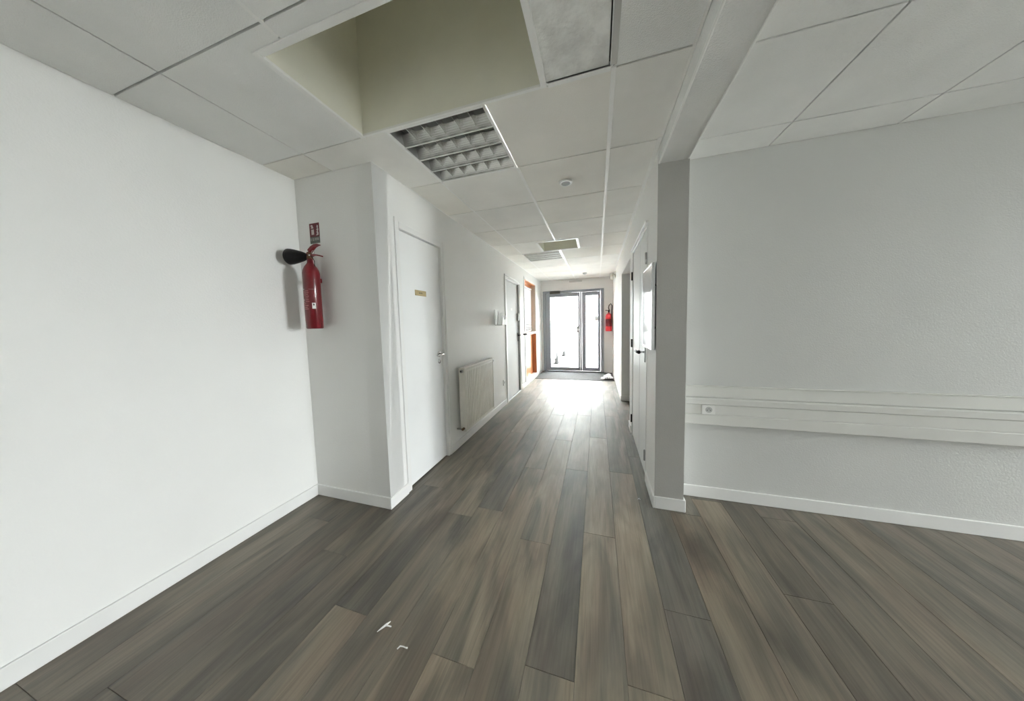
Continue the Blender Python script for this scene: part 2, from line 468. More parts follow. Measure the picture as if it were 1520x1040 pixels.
for xx in (XR + 0.003, XR2 - 0.011):  # white strips paint a bright highlight along both soffit edges
    tag(MB().bbox(xx, xx + 0.009, YBACK, YCOL - 0.004, 2.2885, 2.300, 0.002).build('trim_%d' % (1 if xx < 0.4 else 2), 'tee_white'), 'thin white corner bead along the %s lower edge of the ceiling beam' % ('corridor side' if xx < 0.4 else 'side room side'), 'trim', kind='structure')

# ------------------------------------------------------------------ baseboards
BH, BT = 0.085, 0.012


def baseboard(name, boxes, label):
    b = MB()
    for x0, x1, y0, y1 in boxes:
        b.bbox(x0, x1, y0, y1, 0.0, BH, 0.003)
    return tag(b.build(name, 'trim_white'), label, 'baseboard', kind='structure')


baseboard('baseboard_left', [(XL, XL + BT, YAL - BT, D1[0] - 0.0), (XL, XL + BT, D1[1] + 0.012, D2[0] - 0.06), (XL, XL + BT, D2[1] + 0.06, YEND)], 'white baseboard along the left corridor wall')
baseboard('baseboard_alcove', [(XLL + BT, XL, YAL - BT, YAL)], 'white baseboard under the wall with the dark red extinguisher')
baseboard('baseboard_far_left', [(XLL, XLL + BT, YBACK, YAL)], 'white baseboard along the plain wall at far left')
baseboard('baseboard_right', [(XR - BT, XR, YCOL - BT, CUP[0] - 0.02), (XR - BT, XR, CUP[1] + 0.06, PASS[0]), (XR - BT, XR, PASS[1] - BT, YEND), (XR, 1.9, PASS[1] - BT, PASS[1])], 'white baseboard along the right corridor wall')
baseboard('baseboard_pillar', [(XR, XR2 + BT, YCOL - BT, YCOL), (XR2, XR2 + BT, YCOL, YRB)], 'white baseboard wrapped around the pillar foot')
baseboard('baseboard_side_room', [(XR2 + BT, XRR, YRB - BT, YRB)], 'white baseboard along the side room wall right of the pillar')

# ------------------------------------------------------------------ ceiling with tiles and tee bars
SK1 = (-1.262, -0.242, 0.858, 1.356)      # x0, x1, y0, y1
SK2 = (-0.765, -0.262, 3.855, 4.325)
LM1 = (-1.127, -0.527, 1.370, 1.970)
LM2 = (-1.127, -0.537, 4.385, 4.945)
ROUGH = (-0.222, 0.058, 0.775, 1.356)
b = MB()
ceil_holes = [(h[0] - 0.02, h[1] + 0.02, h[2] - 0.02, h[3] + 0.02) for h in (SK1, SK2)] + [LM1, LM2]
for a, c, d, e in cells(-2.65, XRR + WT, YBACK - WT, YEND + WT, ceil_holes): b.box(a, c, d, e, ZC + 0.035, ZC + 0.06)
ceiling = b.build('ceiling', 'plenum')
tag(ceiling, 'suspended ceiling of pale fibre tiles with white tee bars', 'ceiling', kind='structure')
GAP = 0.0036


def tile(x0, x1, y0, y1, m, holes=(), z=ZC, name='ceiling_tile'):
    b = MB()
    rects = cells(x0 + GAP, x1 - GAP, y0 + GAP, y1 - GAP, list(holes))
    if not rects: return
    if len(rects) == 1: b.bbox(*rects[0], z, z + 0.018, 0.0015)
    else:
        for a, c, d, e in rects: b.box(a, c, d, e, z, z + 0.018)
    return b.build(name, m, ceiling)


cols = [XLL, -1.745, -1.127, -0.527, 0.073, XR + 0.006]
rows = [0.77 + 0.6 * k for k in range(-3, 12)]
trng = random.Random(5)
for xi, (x0, x1) in enumerate(zip(cols, cols[1:])):
    for y0, y1 in zip(rows, rows[1:]):
        a, c = x0, x1
        ye = min(y1, YEND)
        if ye - y0 < 0.03: continue
        if xi == 0 and y0 > YAL: continue
        if xi <= 1 and y0 < YAL < y1:
            if xi == 0: ye = YAL
        if xi == 1 and y0 > YAL: a = XL
        hol = [h for h in (tuple(SK1[i] + (-0.012, 0.012)[i % 2] for i in range(4)), tuple(SK2[i] + (-0.012, 0.012)[i % 2] for i in range(4)), LM1, LM2, ROUGH) if h[0] < c and h[1] > a and h[2] < ye and h[3] > y0]
        if xi == 1 and y0 < YAL < y1: hol = hol + [(-9, XL, YAL, 9)]
        mm = 'tile_fibre_warm' if (xi == 3 and 1.3 < y0 < 2.0) else ('tile_fibre_grey' if y0 < 1.2 else trng.choice(['tile_fibre', 'tile_fibre', 'tile_fibre_warm']))
        tile(a, c, y0, ye, mm, hol)
# side room tiles
rc = [XR2 - 0.004, 1.05, 1.65, 2.25, 2.85, 3.45, 4.05]
rr_ = [-0.365, 0.235, 0.835, 1.437, 2.062, YRB]
for x0, x1 in zip(rc, rc[1:]):
    for y0, y1 in zip(rr_, rr_[1:]): tile(x0, x1, y0, y1, 'tile_fibre_grey')
# bare rough panel beside the big light well
b = MB().box(ROUGH[0], ROUGH[1] - 0.006, ROUGH[2], ROUGH[3], ZC + 0.006, ZC + 0.03)
b.build('rough_panel', 'rough_panel', ceiling, label='stained rough plaster panel beside the light well')
# plain part above and behind the viewer
b = MB().box(XLL, XR, YBACK, rows[0] - 0.003, ZC, ZC + 0.018); b.build('plain_ceiling_board', 'tile_fibre_grey', ceiling)
b = MB().box(XR2, 4.05, YBACK, rr_[0] - 0.003, ZC, ZC + 0.018).box(4.053, XRR, YBACK, YRB, ZC, ZC + 0.018); b.build('plain_ceiling_board', 'tile_fibre_grey', ceiling)
b = MB().box(XR, 1.9, 3.45, 4.93, 2.30, 2.33); b.build('passage_ceiling_board', 'tile_fibre_grey', ceiling)


def tee(x0, x1, y0, y1, m, dz=0.003):
    MB().bbox(x0, x1, y0, y1, ZC - dz, ZC + 0.014, 0.001).build('tee_bar', m, ceiling)


A_, B_, L_ = 0.073, -0.527, -1.127
tee(A_ - 0.011, A_ + 0.011, 1.362, YEND, 'tee_white')
tee(A_ - 0.012, A_ + 0.012, rows[0], 1.355, 'tee_grey', 0.001)
tee(B_ - 0.010, B_ + 0.010, 1.975, SK2[2] - 0.03, 'tee_white')
tee(B_ - 0.012, B_ + 0.012, SK2[3] + 0.03, YEND, 'tee_white')
tee(L_ - 0.006, L_ + 0.006, 1.985, LM2[2] - 0.02, 'tee_white', 0.001)
tee(L_ - 0.006, L_ + 0.006, LM2[3] + 0.02, YEND, 'tee_white', 0.001)
tee(L_ - 0.008, L_ + 0.008, rows[0], 0.825, 'tee_white', 0.001)
tee(-0.21, A_ - 0.012, 1.356, 1.380, 'tee_white')
tee(XR - 0.024, XR, 1.95, YEND, 'tee_white', 0.003)                       # wall angle on the right
tee(XR - 0.008, XR + 0.004, rows[0], 1.95, 'tile_fibre', 0.001)
tee(XL, XL + 0.010, YAL, YEND, 'tee_white', 0.001)


def light_well(name, r, h, label, fw):
    x0, x1, y0, y1 = r; t = 0.02
    e = thing(name, ((x0 + x1) / 2, (y0 + y1) / 2, ZC), label, 'light well', kind='structure')
    for a, c, d, g in ((x0 - t, x0, y0 - t, y1 + t), (x1, x1 + t, y0 - t, y1 + t), (x0, x1, y0 - t, y0), (x0, x1, y1, y1 + t)):
        MB().box(a, c, d, g, ZC - 0.001, ZC + h).build('shaft_side', 'shaft_paint', e)
    MB().box(x0 - t, x1 + t, y0 - t, y1 + t, ZC + h, ZC + h + 0.03).build('shaft_lid', 'shaft_paint', e)
    zf = ZC - 0.005
    for a, c, d, g in ((x0 - fw, x0 + 0.001, y0 - fw, y1 + fw * 0.6), (x1 - 0.001, x1 + fw, y0 - fw, y1 + fw * 0.6), (x0 + 0.001, x1 - 0.001, y0 - fw, y0 + 0.001), (x0 + 0.001, x1 - 0.001, y1 - 0.001, y1 + fw * 0.6)):
        MB().bbox(a, c, d, g, zf, zf + 0.012, 0.0015).build('frame_bar', 'tee_white', e)
    return e


light_well('light_well', SK1, 0.66, 'large deep olive-grey ceiling light well near the viewer', 0.026)
light_well('light_well', SK2, 0.38, 'small white-rimmed ceiling light well farther down the corridor', 0.034)


# ------------------------------------------------------------------ recessed louvre lights
def louvre_light(r, label):
    x0, x1, y0, y1 = r
    e = thing('ceiling_light', ((x0 + x1) / 2, (y0 + y1) / 2, ZC - 0.006), label, 'ceiling light', 'recessed louvre lights')
    fb = 0.014; zb = ZC - 0.006; zt = ZC + 0.085
    # pressed white rim
    for a, c, d, g in ((x0, x0 + fb, y0, y1), (x1 - fb, x1, y0, y1), (x0 + fb, x1 - fb, y0, y0 + fb), (x0 + fb, x1 - fb, y1 - fb, y1)):
        MB().bbox(a, c, d, g, zb, zb + 0.012, 0.001).build('rim_bar', 'tee_white', e)
    h = MB(); t = 0.004
    h.box(x0 + fb - t, x1 - fb + t, y0 + fb - t, y1 - fb + t, zt, zt + t)
    for a, c, d, g in ((x0 + fb - t, x0 + fb, y0 + fb - t, y1 - fb + t), (x1 - fb, x1 - fb + t, y0 + fb - t, y1 - fb + t), (x0 + fb, x1 - fb, y0 + fb - t, y0 + fb), (x0 + fb, x1 - fb, y1 - fb, y1 - fb + t)):
        h.box(a, c, d, g, zb + 0.011, zt)
    h.build('housing', 'lamp_housing', e)
    iy0, iy1, ix0, ix1 = y0 + fb + 0.001, y1 - fb - 0.001, x0 + fb + 0.001, x1 - fb - 0.001
    nrow, ncol = 4, 6; rp = (iy1 - iy0) / nrow
    for k in range(nrow + 1):
        yc = iy0 + rp * k
        hw = 0.026
        poly = []
        for q in range(7):
            u = q / 6; poly.append((yc - (0.0022 + (hw - 0.0022) * u ** 1.5), zb + 0.002 + 0.060 * u))
        poly2 = [(2 * yc - p[0], p[1]) for p in reversed(poly)]
        if k == 0: pl = [(yc, zb + 0.004)] + [(2 * yc - p[0], p[1]) for p in poly] + [(yc, zb + 0.062)]
        elif k == nrow: pl = [(yc, zb + 0.004)] + poly + [(yc, zb + 0.062)]
        else: pl = poly + poly2
        MB().prism(pl, lambda u, v, d: (d, u, v), ix0, ix1).build('long_reflector', 'alu_mirror', e)
        if 0 < k < nrow: MB().bbox(ix0, ix1, yc - 0.0035, yc + 0.0035, zb - 0.001, zb + 0.003, 0.001).build('reflector_lip', 'tee_white', e)
    cpitch = (ix1 - ix0) / ncol
    for k in range(nrow):
        for j in range(1, ncol):
            xc = ix0 + cpitch * j
            pl = [(xc - 0.001, zb + 0.022), (xc + 0.001, zb + 0.022), (xc + 0.003, zb + 0.042), (xc + 0.007, zb + 0.060), (xc - 0.007, zb + 0.060), (xc - 0.003, zb + 0.042)]
            MB().prism(pl, lambda u, v, d: (u, d, v), iy0 + rp * k + 0.004, iy0 + rp * (k + 1) - 0.004).build('cross_blade', 'alu_mirror', e)
        yc = iy0 + rp * (k + .5)
        MB().lathe([(0.010, ix0 + 0.01), (0.013, ix0 + 0.015), (0.013, ix1 - 0.015), (0.010, ix1 - 0.01)], (0, yc, zt - 0.017), 'x', 12).build('tube_lamp', 'tube_glass', e)
    return e


louvre_light(LM1, 'unlit square louvre light next to the large light well')
louvre_light(LM2, 'unlit louvre light next to the small light well down the corridor')

# small ceiling fittings
e = thing('downlight', (-0.228, 2.30, ZC - 0.012), 'small round white recessed spotlight in the nearer corridor ceiling', 'spotlight')
MB().lathe([(0.034, 0.004), (0.036, 0.0), (0.046, 0.0), (0.052, 0.006), (0.052, 0.0115), (0.034, 0.0115)], (-0.228, 2.30, ZC - 0.012), 'z', 28).build('trim_ring', 'plastic_white', e)
MB().lathe([(0.033, -0.0006), (0.033, 0.010)], (-0.228, 2.30, ZC - 0.012), 'z', 24).build('dark_lamp', 'grey_print', e)
e = thing('smoke_detector', (-0.258, 6.60, ZC - 0.032), 'tiny round detector on the ceiling before the entrance', 'detector')
MB().lathe([(0.022, 0.0), (0.034, 0.006), (0.046, 0.020), (0.05, 0.032)], (-0.258, 6.60, ZC - 0.032), 'z', 20).build('detector_body', 'plastic_grey', e)
MB().lathe([(0.008, -0.003), (0.01, 0.001)], (-0.258, 6.60, ZC - 0.032), 'z', 12).build('sensor_window', 'steel_dull', e)


# ------------------------------------------------------------------ left doors
def casing(e, y0, y1, z1, x, wd, proj, m='trim_white'):
    """moulded casing on the corridor face (three bars)"""
    MB().bbox(x, x + proj, y0 - wd, y0, 0, z1 + wd, 0.003).build('casing', m, e)
    MB().bbox(x, x + proj, y1, y1 + wd, 0, z1 + wd, 0.003).build('casing', m, e)
    MB().bbox(x, x + proj, y0, y1, z1, z1 + wd, 0.003).build('casing', m, e)


def lever_handle(e, slab_x, y, z, direction, m='chrome'):
    h = MB().lathe([(0.026, 0.0), (0.026, 0.007), (0.021, 0.010)], (slab_x, y, z), 'x', 20).build('handle', m, e)
    MB().tube([(slab_x + 0.008, y, z), (slab_x + 0.048, y, z), (slab_x + 0.056, y + 0.012 * direction, z), (slab_x + 0.058, y + 0.06 * direction, z), (slab_x + 0.054, y + 0.115 * direction, z - 0.003)], [0.009, 0.009, 0.010, 0.0095, 0.008], 12).build('lever', m, h)
    return h


e = thing('door_1', (XL, 2.11, 0), 'white flush door with a small brass plate, left wall before the radiator', 'door', kind='structure')
y0, y1, z1 = D1[0], D1[1], D1[3]
for a, c, d, g in ((y0, y0 + 0.05, 0, z1), (y1 - 0.05, y1, 0, z1), (y0 + 0.05, y1 - 0.05, z1 - 0.05, z1)):
    MB().bbox(XL - 0.10, XL + 0.004, a, c, d, g, 0.003).build('frame', 'trim_white', e)
MB().bbox(XL - 0.006, XL + 0.009, y0 - 0.0, y0 + 0.022, 0.09, z1 + 0.02, 0.003).build('casing', 'trim_white', e)
MB().bbox(XL - 0.006, XL + 0.011, y1 - 0.020, y1 + 0.006, 0, z1 + 0.006, 0.003).build('casing', 'trim_white', e)
SX = XL - 0.022
slab = MB().bbox(SX - 0.04, SX, y0 + 0.053, y1 - 0.053, 0.012, z1 - 0.053, 0.002).build('slab', 'door_paint', e)
h = lever_handle(e, SX, 2.335, 1.032, -1)
MB().lathe([(0.022, 0.0), (0.022, 0.006), (0.018, 0.008)], (SX, 2.335, 0.962), 'x', 18).build('keyhole_rose', 'chrome', e)
MB().bbox(SX + 0.0075, SX + 0.009, 2.331, 2.339, 0.945, 0.972, 0.001).build('keyhole', 'black_plastic', e)
np_ = MB().bbox(SX, SX + 0.003, 2.008, 2.165, 1.556, 1.602, 0.001).build('name_plate', 'brass', e, label='small brass name plate with worn lettering')
pr = MB()
for yy, wd in ((2.062, 0.012), (2.078, 0.008), (2.090, 0.010), (2.104, 0.007)): pr.box(SX + 0.003, SX + 0.0034, yy, yy + wd, 1.573, 1.586)
pr.build('worn_lettering', 'dark_print', np_)['kind'] = 'stuff'
for yy in (1.566, 1.592):
    MB().lathe([(0.003, 0.0), (0.003, 0.001)], (SX + 0.003, 2.014 if yy < 1.58 else 2.159, yy), 'x', 8).build('plate_screw', 'dark_print', np_)

e = thing('door_2', (XL, 4.795, 0), 'satin grey-white door with lock box beside the orange hatch', 'door', kind='structure')
y0, y1, z1 = D2[0], D2[1], D2[3]
for a, c, d, g in ((y0, y0 + 0.045, 0, z1), (y1 - 0.04, y1, 0, z1), (y0 + 0.045, y1 - 0.04, z1 - 0.05, z1)):
    MB().bbox(XL - 0.10, XL + 0.010, a, c, d, g, 0.003).build('frame', 'trim_white', e)
casing(e, y0 - 0.004, y1 + 0.004, z1 + 0.002, XL, 0.022, 0.014)
SX2 = XL - 0.030
slab = MB().bbox(SX2 - 0.04, SX2, y0 + 0.052, y1 - 0.062, 0.012, z1 - 0.054, 0.002).build('slab', 'door_satin', e)
MB().bbox(SX2 - 0.03, SX2 + 0.004, y1 - 0.058, y1 - 0.041, 0.0, z1 - 0.052, 0.001).build('seal_strip', 'black_rubber', e, label='dark rubber seal along the lock side')  # near-black strip filling the gap beside the slab
lever_handle(e, SX2, y1 - 0.095, 1.078, -1, 'black_plastic')
MB().bbox(SX2, SX2 + 0.008, y1 - 0.110, y1 - 0.080, 0.96, 1.12, 0.002).build('lock_plate', 'black_plastic', e)
lb = MB().bbox(SX2, SX2 + 0.035, y1 - 0.14, y1 - 0.085, 1.35, 1.49, 0.006).build('lock_box', 'plastic_grey', e)
MB().bbox(SX2 + 0.035, SX2 + 0.042, y1 - 0.13, y1 - 0.095, 1.39, 1.47, 0.003).build('lock_cover', 'plastic_white', lb)
MB().bbox(SX2, SX2 + 0.002, 4.73, 4.83, 1.53, 1.57, 0.0008).build('name_plate', 'plastic_white', e)
MB().bbox(XL - 0.1, XL + 0.004, y0 + 0.045, y1 - 0.04, 0.0, 0.010, 0.002).build('threshold', 'steel_dull', e)

# ------------------------------------------------------------------ hatch (interior window over an orange panel)
e = thing('window_1', (XL, 6.15, 0), 'recessed office hatch with orange wood frame, blinds and panel below', 'window', kind='structure')
y0, y1, z0, z1 = HATCH; DX = 0.13
for a, c, d, g in ((y0 - 0.05, y0, z0 - 0.02, z1 + 0.05), (y1, y1 + 0.05, z0 - 0.02, z1 + 0.05), (y0, y1, z1, z1 + 0.05)):
    MB().bbox(XL, XL + 0.012, a, c, d, g, 0.003).build('casing', 'trim_white', e)
MB().bbox(XL - DX, XL + 0.001, y0, y0 + 0.012, z0, z1, 0.002).build('jamb', 'orange_edge', e)
MB().bbox(XL - DX, XL + 0.001, y1 - 0.012, y1, 1.10, z1, 0.002).build('jamb', 'cream_wood', e)
MB().bbox(XL - DX, XL + 0.001, y1 - 0.012, y1, z0, 1.06, 0.002).build('jamb', 'orange_edge', e)
MB().bbox(XL - DX, XL + 0.001, y0 + 0.012, y1 - 0.012, z1 - 0.014, z1, 0.002).build('head', 'orange_wood', e)
FX = XL - DX + 0.01
wf = MB()
for a, c, d, g in ((y0 + 0.012, y0 + 0.06, 1.10, z1 - 0.014), (y1 - 0.07, y1 - 0.012, 1.10, z1 - 0.014), (y0 + 0.06, y1 - 0.07, z1 - 0.09, z1 - 0.014), (y0 + 0.06, y1 - 0.07, 1.10, 1.14)):
    MB().bbox(FX - 0.03, FX + 0.012, a, c, d, g, 0.003).build('sash', 'orange_wood', e)
MB().bbox(FX - 0.012, FX - 0.008, y0 + 0.05, y1 - 0.06, 1.12, z1 - 0.08, 0.0005).build('pane', 'clear_glass', e)
bl = MB().bbox(FX + 0.016, FX + 0.046, y0 + 0.055, y1 - 0.075, z1 - 0.125, z1 - 0.09, 0.003).build('blind_rail', 'blind_white', e)
for k in range(24):
    zz = 1.13 + k * 0.0395
    MB().prism([(-0.012, -0.017), (0.014, 0.017), (0.0152, 0.0164), (-0.0108, -0.0176)], lambda u, v, d: (FX + 0.032 + u, d, zz + v), y0 + 0.055, y1 - 0.075).build('slat', 'blind_white', bl)
shelf = MB().bbox(XL - DX, XL + 0.075, y0 - 0.16, y1 + 0.02, 1.062, 1.10, 0.004).build('shelf', 'trim_white', e)
MB().bbox(XL + 0.001, XL + 0.0765, y0 - 0.162, y0 + 0.35, 1.066, 1.090, 0.002).build('edge_band', 'car_black', shelf)
MB().bbox(FX - 0.02, FX + 0.035, y0 + 0.012, y1 - 0.012, z0, 1.062, 0.002).build('lower_panel', 'orange_wood', e)
MB().bbox(XL - DX, XL + 0.014, y0 - 0.02, y1 + 0.02, 0.06, z0 + 0.004, 0.002).build('sill_board', 'trim_white', e)

# ------------------------------------------------------------------ cupboard doors in the right wall
e = thing('door_3', (XR, 2.90, 0), 'white two-leaf cupboard door with black lever, beside the framed board', 'door', kind='structure')
y0, y1, z1 = CUP[0], CUP[1], CUP[3]
CXF = XR + 0.004
for a, c, d, g in ((y0, y0 + 0.022, 0, z1), (y1 - 0.022, y1, 0, z1), (y0 + 0.022, y1 - 0.022, z1 - 0.022, z1)):
    MB().bbox(XR - 0.004, XR2 - 0.02, a, c, d, g, 0.002).build('frame', 'trim_white', e)
MB().bbox(XR - 0.022, XR, y0 - 0.012, y1 + 0.006, z1, z1 + 0.014, 0.002).build('head_trim', 'tee_white', e)
MB().box(XR + 0.05, XR + 0.06, y0 + 0.02, y1 - 0.02, 0.0, z1 - 0.02).build('dark_back', 'car_black', e)
ym = 2.855
lf1 = MB().bbox(CXF, CXF + 0.02, y0 + 0.032, ym - 0.007, 0.012, z1 - 0.030, 0.002).build('leaf', 'door_paint', e)
lf2 = MB().bbox(CXF, CXF + 0.02, ym + 0.007, y1 - 0.034, 0.012, z1 - 0.030, 0.002).build('leaf', 'door_paint', e)
for yy, mm in ((y0 + 0.016, 'steel_dull'), (y1 - 0.016, 'black_plastic')):
    for zz in (0.20, 1.05, 1.78):
        if zz == 1.05 and yy < 3: continue
        MB().lathe([(0.007, -0.045), (0.009, -0.04), (0.009, 0.04), (0.007, 0.045)], (XR - 0.008, yy, zz), 'z', 10).build('hinge', mm, e)
hd = MB().bbox(CXF - 0.009, CXF, 2.515, 2.545, 0.955, 1.075, 0.002).build('handle', 'steel_dull', lf1)
MB().tube([(CXF - 0.004, 2.53, 1.038), (CXF - 0.050, 2.53, 1.038)], 0.007, 10).build('spindle', 'chrome', hd)
MB().tube([(CXF - 0.040, 2.53, 1.038), (CXF - 0.052, 2.53, 1.038), (CXF - 0.060, 2.536, 1.038), (CXF - 0.064, 2.65, 1.038)], [0.014, 0.016, 0.011, 0.009], 12).build('lever', 'black_plastic', hd)

# ------------------------------------------------------------------ glass entrance
e = thing('door_4', (-0.60, YEND, 0), 'grey aluminium framed glass entrance at the end of the corridor', 'door', kind='structure')
FY0, FY1 = YEND - 0.03, YEND + 0.06
X0, X1, ZT4 = -1.365, 0.165, 2.115


def bar(name, x0, x1, z0, z1, ya=FY0, yb=FY1, m='alu_grey', par=None):
    return MB().bbox(x0, x1, ya, yb, z0, z1, 0.004).build(name, m, par or e)


bar('frame', X0, X0 + 0.078, 0, ZT4); bar('frame', X1 - 0.078, X1, 0, ZT4); bar('frame', X0 + 0.075, X1 - 0.075, ZT4 - 0.06, ZT4)
bar('frame', -0.416, -0.372, 0.03, ZT4 - 0.06)
bar('threshold', X0 + 0.075, X1 - 0.075, 0.0, 0.022, FY0 - 0.01, FY1, 'car_black')


def leaf(lx0, lx1, sl, sr):
    r = bar('leaf', lx0, lx0 + sl, 0.03, ZT4 - 0.066, FY0 + 0.012, FY1 - 0.02)
    bar('stile', lx1 - sr, lx1, 0.03, ZT4 - 0.066, FY0 + 0.012, FY1 - 0.02, par=r)
    bar('rail', lx0 + sl, lx1 - sr, 0.03, 0.118, FY0 + 0.012, FY1 - 0.02, par=r)
    bar('rail', lx0 + sl, lx1 - sr, 1.952, ZT4 - 0.066, FY0 + 0.012, FY1 - 0.02, par=r)
    MB().bbox(lx0 + sl - 0.01, lx1 - sr + 0.01, YEND + 0.008, YEND + 0.016, 0.095, 1.975, 0.001).build('pane', 'clear_glass', r)
    return r


l1 = leaf(X0 + 0.080, -0.420, 0.112, 0.046)
l2 = leaf(-0.368, X1 - 0.080, 0.100, 0.066)
lk = MB().bbox(-0.505, -0.425, FY0 - 0.02, FY0 + 0.014, 1.02, 1.19, 0.006).build('lock_box', 'steel_dull', e)
MB().lathe([(0.030, 0.0), (0.030, 0.03), (0.024, 0.04)], (-0.462, FY0 - 0.058, 1.10), 'y', 18).build('knob', 'plastic_white', lk)
MB().lathe([(0.014, 0.0), (0.014, 0.02)], (-0.43, FY0 - 0.008, 0.925), 'y', 12).build('cylinder_lock', 'steel_dull', e)
MB().bbox(-0.31, -0.19, FY0 - 0.03, FY0 + 0.013, 1.235, 1.255, 0.004).build('latch_bar', 'plastic_grey', e)
MB().bbox(-0.055, 0.045, YEND + 0.004, YEND + 0.008, 1.32, 1.43, 0.001).build('sticker', 'plastic_grey', e, label='square grey sticker on the narrow pane')
cl = MB().bbox(-1.17, -0.90, FY0 - 0.055, FY0 + 0.0, 2.035, 2.105, 0.005).build('door_closer', 'closer_brown', e, label='dark bronze door closer box')
MB().tube([(-0.92, FY0 - 0.03, 2.065), (-0.70, FY0 - 0.035, 2.05), (-0.62, FY0 - 0.005, 2.03)], 0.012, 8).build('closer_arm', 'steel_dull', cl)

# ------------------------------------------------------------------ side room window (out of view, lights the foreground)
e = thing('window_2', (XRR, 1.35, 0.05), 'tall white window of the side room, out of view to the right', 'window', kind='structure')
for a, c, d, g in ((0.65, 0.70, 0.05, 2.25), (2.00, 2.05, 0.05, 2.25), (0.70, 2.00, 0.05, 0.10), (0.70, 2.00, 2.20, 2.25), (1.325, 1.375, 0.10, 2.20)):
    MB().bbox(XRR + 0.04, XRR + 0.10, a, c, d, g, 0.004).build('frame', 'trim_white', e)
for a, c in ((0.70, 1.325), (1.375, 2.00)):
    MB().box(XRR + 0.065, XRR + 0.071, a, c, 0.10, 2.20).build('pane', 'clear_glass', e)

# ------------------------------------------------------------------ radiator
RX0, RX1, RY0, RY1, RZ0, RZ1 = -1.382, -1.310, 2.612, 3.445, 0.175, 0.855
e = thing('radiator', (-1.346, 3.03, RZ0), 'cream ribbed panel radiator on the left corridor wall', 'radiator')
b = MB(); pitch = (RY1 - RY0 - 0.06) / 17; y = RY0 + 0.03
ring = []
# front sheet: pressed vertical flutes
prof = [(RY0 + 0.012, RX1 - 0.006), (RY0 + 0.03, RX1)]
for k in range(17):
    yb_ = RY0 + 0.03 + pitch * k
    prof += [(yb_ + pitch * 0.55, RX1), (yb_ + pitch * 0.66, RX1 - 0.013), (yb_ + pitch * 0.88, RX1 - 0.013), (yb_ + pitch * 0.99, RX1)]
prof += [(RY1 - 0.012, RX1 - 0.006)]
n = len(prof)
za, zb_, zc_, zd = RZ0 + 0.012, RZ0 + 0.040, RZ1 - 0.050, RZ1 - 0.022
lev = [(za, 0), (zb_ - 0.008, 0), (zb_ + 0.012, 1), (zc_ - 0.012, 1), (zc_ + 0.008, 0), (zd, 0)]
for z, fl in lev:
    for yy, xx in prof: b.v.append(((xx if fl else max(xx, RX1 - 0.0015 if RY0 + 0.02 < yy < RY1 - 0.02 else xx)), yy, z))
for i in range(len(lev) - 1):
    for k in range(n - 1): b.face((i * n + k, i * n + k + 1, (i + 1) * n + k + 1, (i + 1) * n + k))
b.box(RX1 - 0.030, RX1 - 0.016, RY0 + 0.012, RY1 - 0.012, za, zd)
b.build('front_panel', 'radiator_enamel', e)
MB().bbox(RX0, RX0 + 0.014, RY0 + 0.012, RY1 - 0.012, za, zd, 0.003).build('back_panel', 'radiator_enamel', e)
MB().bbox(RX0, RX1 - 0.003, RY0, RY0 + 0.010, RZ0 + 0.004, RZ1 - 0.002, 0.002).build('side_cover', 'radiator_enamel', e)
MB().bbox(RX0, RX1 - 0.003, RY1 - 0.010, RY1, RZ0 + 0.004, RZ1 - 0.002, 0.002).build('side_cover', 'radiator_enamel', e)
MB().bbox(RX0, RX1, RY0 + 0.002, RY1 - 0.002, RZ1 - 0.022, RZ1, 0.006).build('top_grille', 'radiator_enamel', e)
g = MB()
for k in range(26):
    yy = RY0 + 0.03 + k * (RY1 - RY0 - 0.06) / 25; g.box(RX0 + 0.022, RX1 - 0.022, yy - 0.006, yy + 0.006, RZ1, RZ1 + 0.0012)
g.build('grille_slots', 'plastic_grey', e)['kind'] = 'stuff'
v = MB().lathe([(0.017, -0.022), (0.017, 0.002), (0.010, 0.004)], (-1.345, RY0, RZ1 - 0.035), 'y', 14).build('bleed_plug', 'steel_dull', e)
MB().lathe([(0.008, -0.024), (0.008, -0.021)], (-1.345, RY0, RZ1 - 0.035), 'y', 10).build('plug_slot', 'black_plastic', v)
v = MB().tube([(-1.345, RY0 + 0.01, RZ0 + 0.035), (-1.345, RY0 - 0.035, RZ0 + 0.035)], 0.013, 12).build('return_valve', 'bronze', e)
MB().tube([(-1.345, RY0 - 0.025, RZ0 + 0.035), (XL + 0.0015, RY0 - 0.025, RZ0 + 0.035)], 0.008, 10).build('pipe', 'steel_dull', v)
v = MB().tube([(-1.345, RY1 - 0.01, RZ1 - 0.04), (-1.345, RY1 + 0.04, RZ1 - 0.04)], 0.012, 12).build('valve_body', 'steel_dull', e)
MB().lathe([(0.016, 0.0), (0.020, 0.01), (0.020, 0.04), (0.014, 0.048)], (-1.345, RY1 + 0.035, RZ1 - 0.04), 'y', 14).build('valve_knob', 'plastic_grey', v)
MB().tube([(-1.345, RY1 + 0.03, RZ1 - 0.04), (XL + 0.0015, RY1 + 0.03, RZ1 - 0.04)], 0.008, 10).build('pipe', 'steel_dull', v)
for yy in (RY0 + 0.15, RY1 - 0.15):
    MB().box(XL + 0.0015, RX0, yy - 0.02, yy + 0.02, RZ0 + 0.1, RZ1 - 0.1).build('wall_bracket', 'steel_dull', e)

